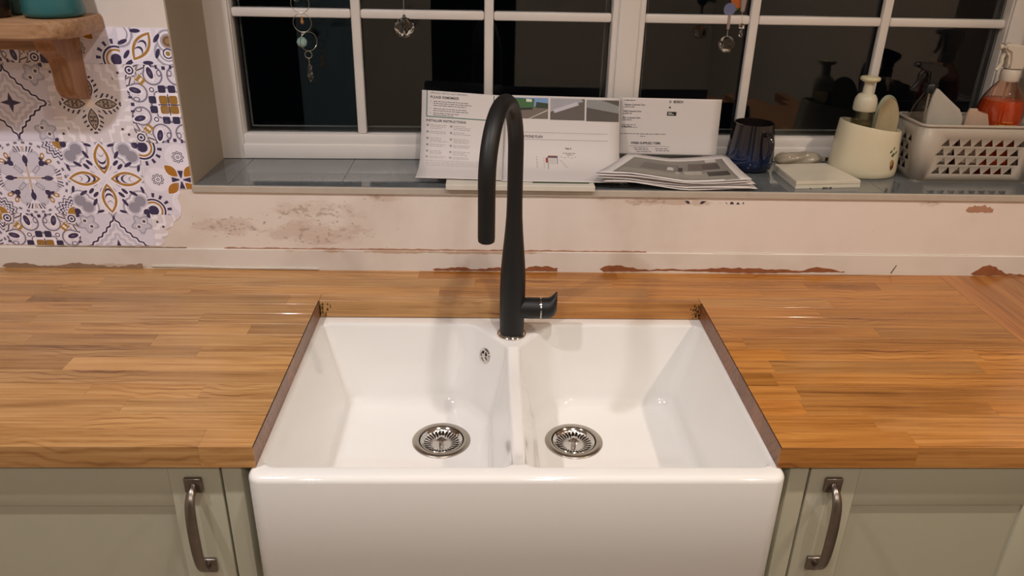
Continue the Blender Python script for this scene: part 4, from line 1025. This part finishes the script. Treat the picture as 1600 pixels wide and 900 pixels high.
t = MT('orange_liquid', .1, trans=.2, ior=1.33, col='d8431a'); t.base(t.mix('e0591f', 'ee6e2c', t.noise(t.coord(), 9, 2))); obj('liquid', lathe([(.038, .002), (.0455, .006), (.0470, .03), (.0470, .12), (.0458, .150), (.0405, .1715), (.02, .172)], 36), t.m, s2, smooth=60)
WHP = P('white_plastic', 'cfc6b8', .38, vary=.02)
obj('collar', lathe([(.0190, .212), (.0200, .214), (.0200, .234), (.0180, .237)], 32), WHP, s2, smooth=40)
bm = prism([(-.017, .235), (.019, .235), (.021, .258), (.034, .274), (.031, .283), (.004, .2895), (-.026, .2935), (-.036, .289), (-.034, .278), (-.022, .272), (-.018, .256)], 'y', -.0145, .0145); bmesh.ops.bevel(bm, geom=list(bm.edges), offset=.005, segments=3, affect='EDGES'); obj('head', bm, WHP, s2, smooth=50)
tp = smoothpts([(-.020, 0, .274), (-.028, 0, .262), (-.027, 0, .248), (-.034, 0, .234)], 4); obj('trigger', tube(tp, [.0048]*len(tp), 10), WHP, s2, smooth=60)
obj('nozzle', tube([(-.034, 0, .284), (-.041, 0, .284)], .0055, 16), WHP, s2, smooth=40)
obj('dip_tube', tube([(0, 0, .05), (0, 0, .212)], .0028, 8), FROST, s2)
bm = bmesh.new()
for k, (w_, zz_) in enumerate(((.30, .128), (.62, .122), (.5, .117), (.66, .112))):
    for q in range(14):
        if (q*7+k*3) % 5 == 0: continue
        a0 = -PI/2-.15+(q/14-.5)*w_*1.5; a1 = a0+w_*1.5/14*.8; R_o = .0495
        quad(bm, [(R_o*math.cos(a0), R_o*math.sin(a0), zz_), (R_o*math.cos(a1), R_o*math.sin(a1), zz_), (R_o*math.cos(a1), R_o*math.sin(a1), zz_+.0022), (R_o*math.cos(a0), R_o*math.sin(a0), zz_+.0022)])
obj('printed_lines', bm, P('label_yellow', 'd8a04a', .5), s2)
# cloths in the basket
def cloth(name, label, outline, y, th, mat, wav=.004):
    """soft folded slab standing on edge"""
    cx = sum(p[0] for p in outline)/len(outline); t_ = [Vector((p[0]-cx, 0, p[1]-ZS)) for p in outline]
    bm = bmesh.new(); rings = []
    for dy, k in ((-th, .97), (-th*.8, 1.0), (0, 1.01), (th*.8, 1.0), (th, .97)):
        rings.append([(p.x*k, dy+wav*math.sin(p.x*90+p.z*40), p.z*k if p.z > .05 else p.z) for p in t_])
    loft(bm, rings, True, True); bmesh.ops.recalc_face_normals(bm, faces=bm.faces)
    return tag(obj(name, bm, mat, None, (cx, y, ZS), smooth=50), label, 'cloth', 'cloths in the basket')
cloth('cleaning_cloth', 'pointed grey-white cleaning cloth standing beside the black spray head', [(.921, .1935), (.985, .1935), (.995, .312), (.992, .332), (.9823, .3488), (.9554, .3693), (.9258, .3908), (.9186, .3928), (.914, .3783), (.9125, .3477), (.916, .3126)], .7500, .0035, P('cloth_grey', 'aaa69c', .9, bump=.3, vary=.06), .0035)
cloth('cleaning_cloth', 'peach coloured cloth standing beside the orange bottle', [(1.002, .1935), (1.052, .1935), (1.060, .312), (1.0496, .3386), (1.0262, .3453), (1.0217, .3508), (1.003, .3517), (1.0, .34), (1.001, .3)], .7500, .0035, P('cloth_peach', 'b39a88', .9, bump=.3, vary=.06), .0035)
cloth('dust_cloth', 'dark red cloth seen through the holes of the basket', [(1.002, .1935), (1.052, .1935), (1.053, .22), (1.050, .272), (1.03, .285), (1.01, .276), (1.000, .23)], .800, .022, P('cloth_red', '7a2f1c', .9, bump=.3, vary=.1), .003)

# ------------------------------------------------------------------ hanging crystals in the window
YH, ZTOP = .800, 1.0168
THR = P('thread', 'b9b4aa', .6)
def ico(c, r, sub=2, sz=1):
    bm = bmesh.new(); bmesh.ops.create_icosphere(bm, subdivisions=sub, radius=r)
    for v in bm.verts: v.co = Vector((v.co.x, v.co.y, v.co.z*sz))+Vector(c)
    return bm
def hoop(c, r, th=.0007, tilt=0, n=36):
    return tube([(c[0]+r*math.cos(2*PI*k/n)*math.cos(tilt), c[1]+r*math.cos(2*PI*k/n)*math.sin(tilt), c[2]+r*math.sin(2*PI*k/n)) for k in range(n)], th, 8, closed=True)
def drop(c, r, h, n=8):
    return lathe([(r*.35, 0), (r*.8, -h*.12), (r*.55, -h*.30), (r, -h*.70), (r*.6, -h*.88), (.0003, -h)], n, c)
WIRE = P('wire', 'a8a396', .3, 1)
h1 = empty('suncatcher', (-.446, YH, ZTOP)); tag(h1, 'hanging suncatcher of wire rings with a crystal drop, left window pane', 'suncatcher', 'suncatchers in the window')
zr = lambda z: z-ZTOP
obj('thread', tube([(0, 0, zr(.557)), (0, 0, -.0005)], .0005, 6), THR, h1)
obj('wire_ring', hoop((0, 0, zr(.538)), .0190), WIRE, h1); obj('wire_ring', hoop((.001, .001, zr(.4995)), .0190), WIRE, h1); obj('wire_ring', hoop((.011, .002, zr(.4615)), .0195, tilt=.7), WIRE, h1); obj('wire_ring', hoop((.0085, 0, zr(.4345)), .0075), WIRE, h1)
obj('crystal_bead', ico((-.006, 0, zr(.549)), .0085, 1), glass('pale_green_glass', 'c9dcc9', .05), h1)
obj('amber_bead', drop((.001, 0, zr(.512)), .0038, .016), P('amber', 'a8733f', .2, vary=.1), h1); obj('thread', tube([(.001, 0, zr(.519)), (.001, 0, zr(.511))], .0005, 6), THR, h1)
obj('crystal_bead', ico((-.003, 0, zr(.4600)), .0112, 2), P('aqua_bead', '8fb0a8', .12, vary=.1, coat=.5), h1); obj('thread', tube([(-.001, 0, zr(.481)), (-.003, 0, zr(.469))], .0006, 6), THR, h1)
obj('thread', tube([(.0085, 0, zr(.4275)), (.009, 0, zr(.4125))], .0009, 6), WIRE, h1); obj('crystal_drop', drop((.009, 0, zr(.4135)), .0062, .037), CRYSTAL, h1)
h2 = empty('crystal_ball', (-.2300, YH, ZTOP)); tag(h2, 'round faceted crystal ball hanging on a thread, second window pane', 'suncatcher', 'suncatchers in the window')
obj('thread', tube([(0, 0, zr(.515)), (0, 0, -.0005)], .0004, 6), THR, h2); obj('crystal', ico((0, 0, zr(.4935)), .0220, 2), CRYSTAL, h2); obj('cap', lathe([(.004, -.002), (.0034, .003), (.001, .006)], 10, (0, 0, zr(.5145))), CRYSTAL, h2)
h3 = empty('suncatcher', (.4625, YH, ZTOP)); tag(h3, 'hanging suncatcher of coloured glass discs, crystal ball and drops, right window', 'suncatcher', 'suncatchers in the window')
obj('thread', tube([(0, 0, zr(.56)), (0, 0, -.0005)], .0005, 6), THR, h3); obj('thread', tube([(.026, 0, zr(.568)), (.026, 0, -.0005)], .0005, 6), THR, h3)
def disc(c, r, mat, th=.004): bm = tube([(c[0], c[1]-th/2, c[2]), (c[0], c[1]+th/2, c[2])], r, 24); return obj('glass_disc', bm, mat, h3, smooth=40)
disc((-.002, 0, zr(.5435)), .0125, P('blue_disc', '7a80a6', .15, vary=.1, trans=.25)); disc((.014, .005, zr(.5585)), .0135, P('orange_disc', 'b5622c', .25, vary=.15)); disc((.012, .009, zr(.550)), .010, P('green_disc', '6f9a4a', .25, vary=.15))
obj('glass_rod', tube([(-.001, -.002, zr(.533)), (.000, 0, zr(.503))], .0034, 8), P('rod_glass', 'b8a89c', .08, trans=.35), h3); obj('thread', tube([(0, 0, zr(.504)), (0, 0, zr(.488))], .0005, 6), THR, h3)
obj('crystal', ico((.001, 0, zr(.4715)), .0175, 2), CRYSTAL, h3)
obj('glass_cone', lathe([(.001, .0), (.0045, .004), (.0068, .026), (.004, .031)], 10, (.026, 0, zr(.536))), P('rod_glass', ''), h3); obj('thread', tube([(.026, 0, zr(.537)), (.029, 0, zr(.515))], .0005, 6), THR, h3)
obj('crystal_bead', ico((.029, 0, zr(.5085)), .0072, 1), CRYSTAL, h3); obj('crystal_drop', drop((.0285, 0, zr(.502)), .0048, .016), CRYSTAL, h3)
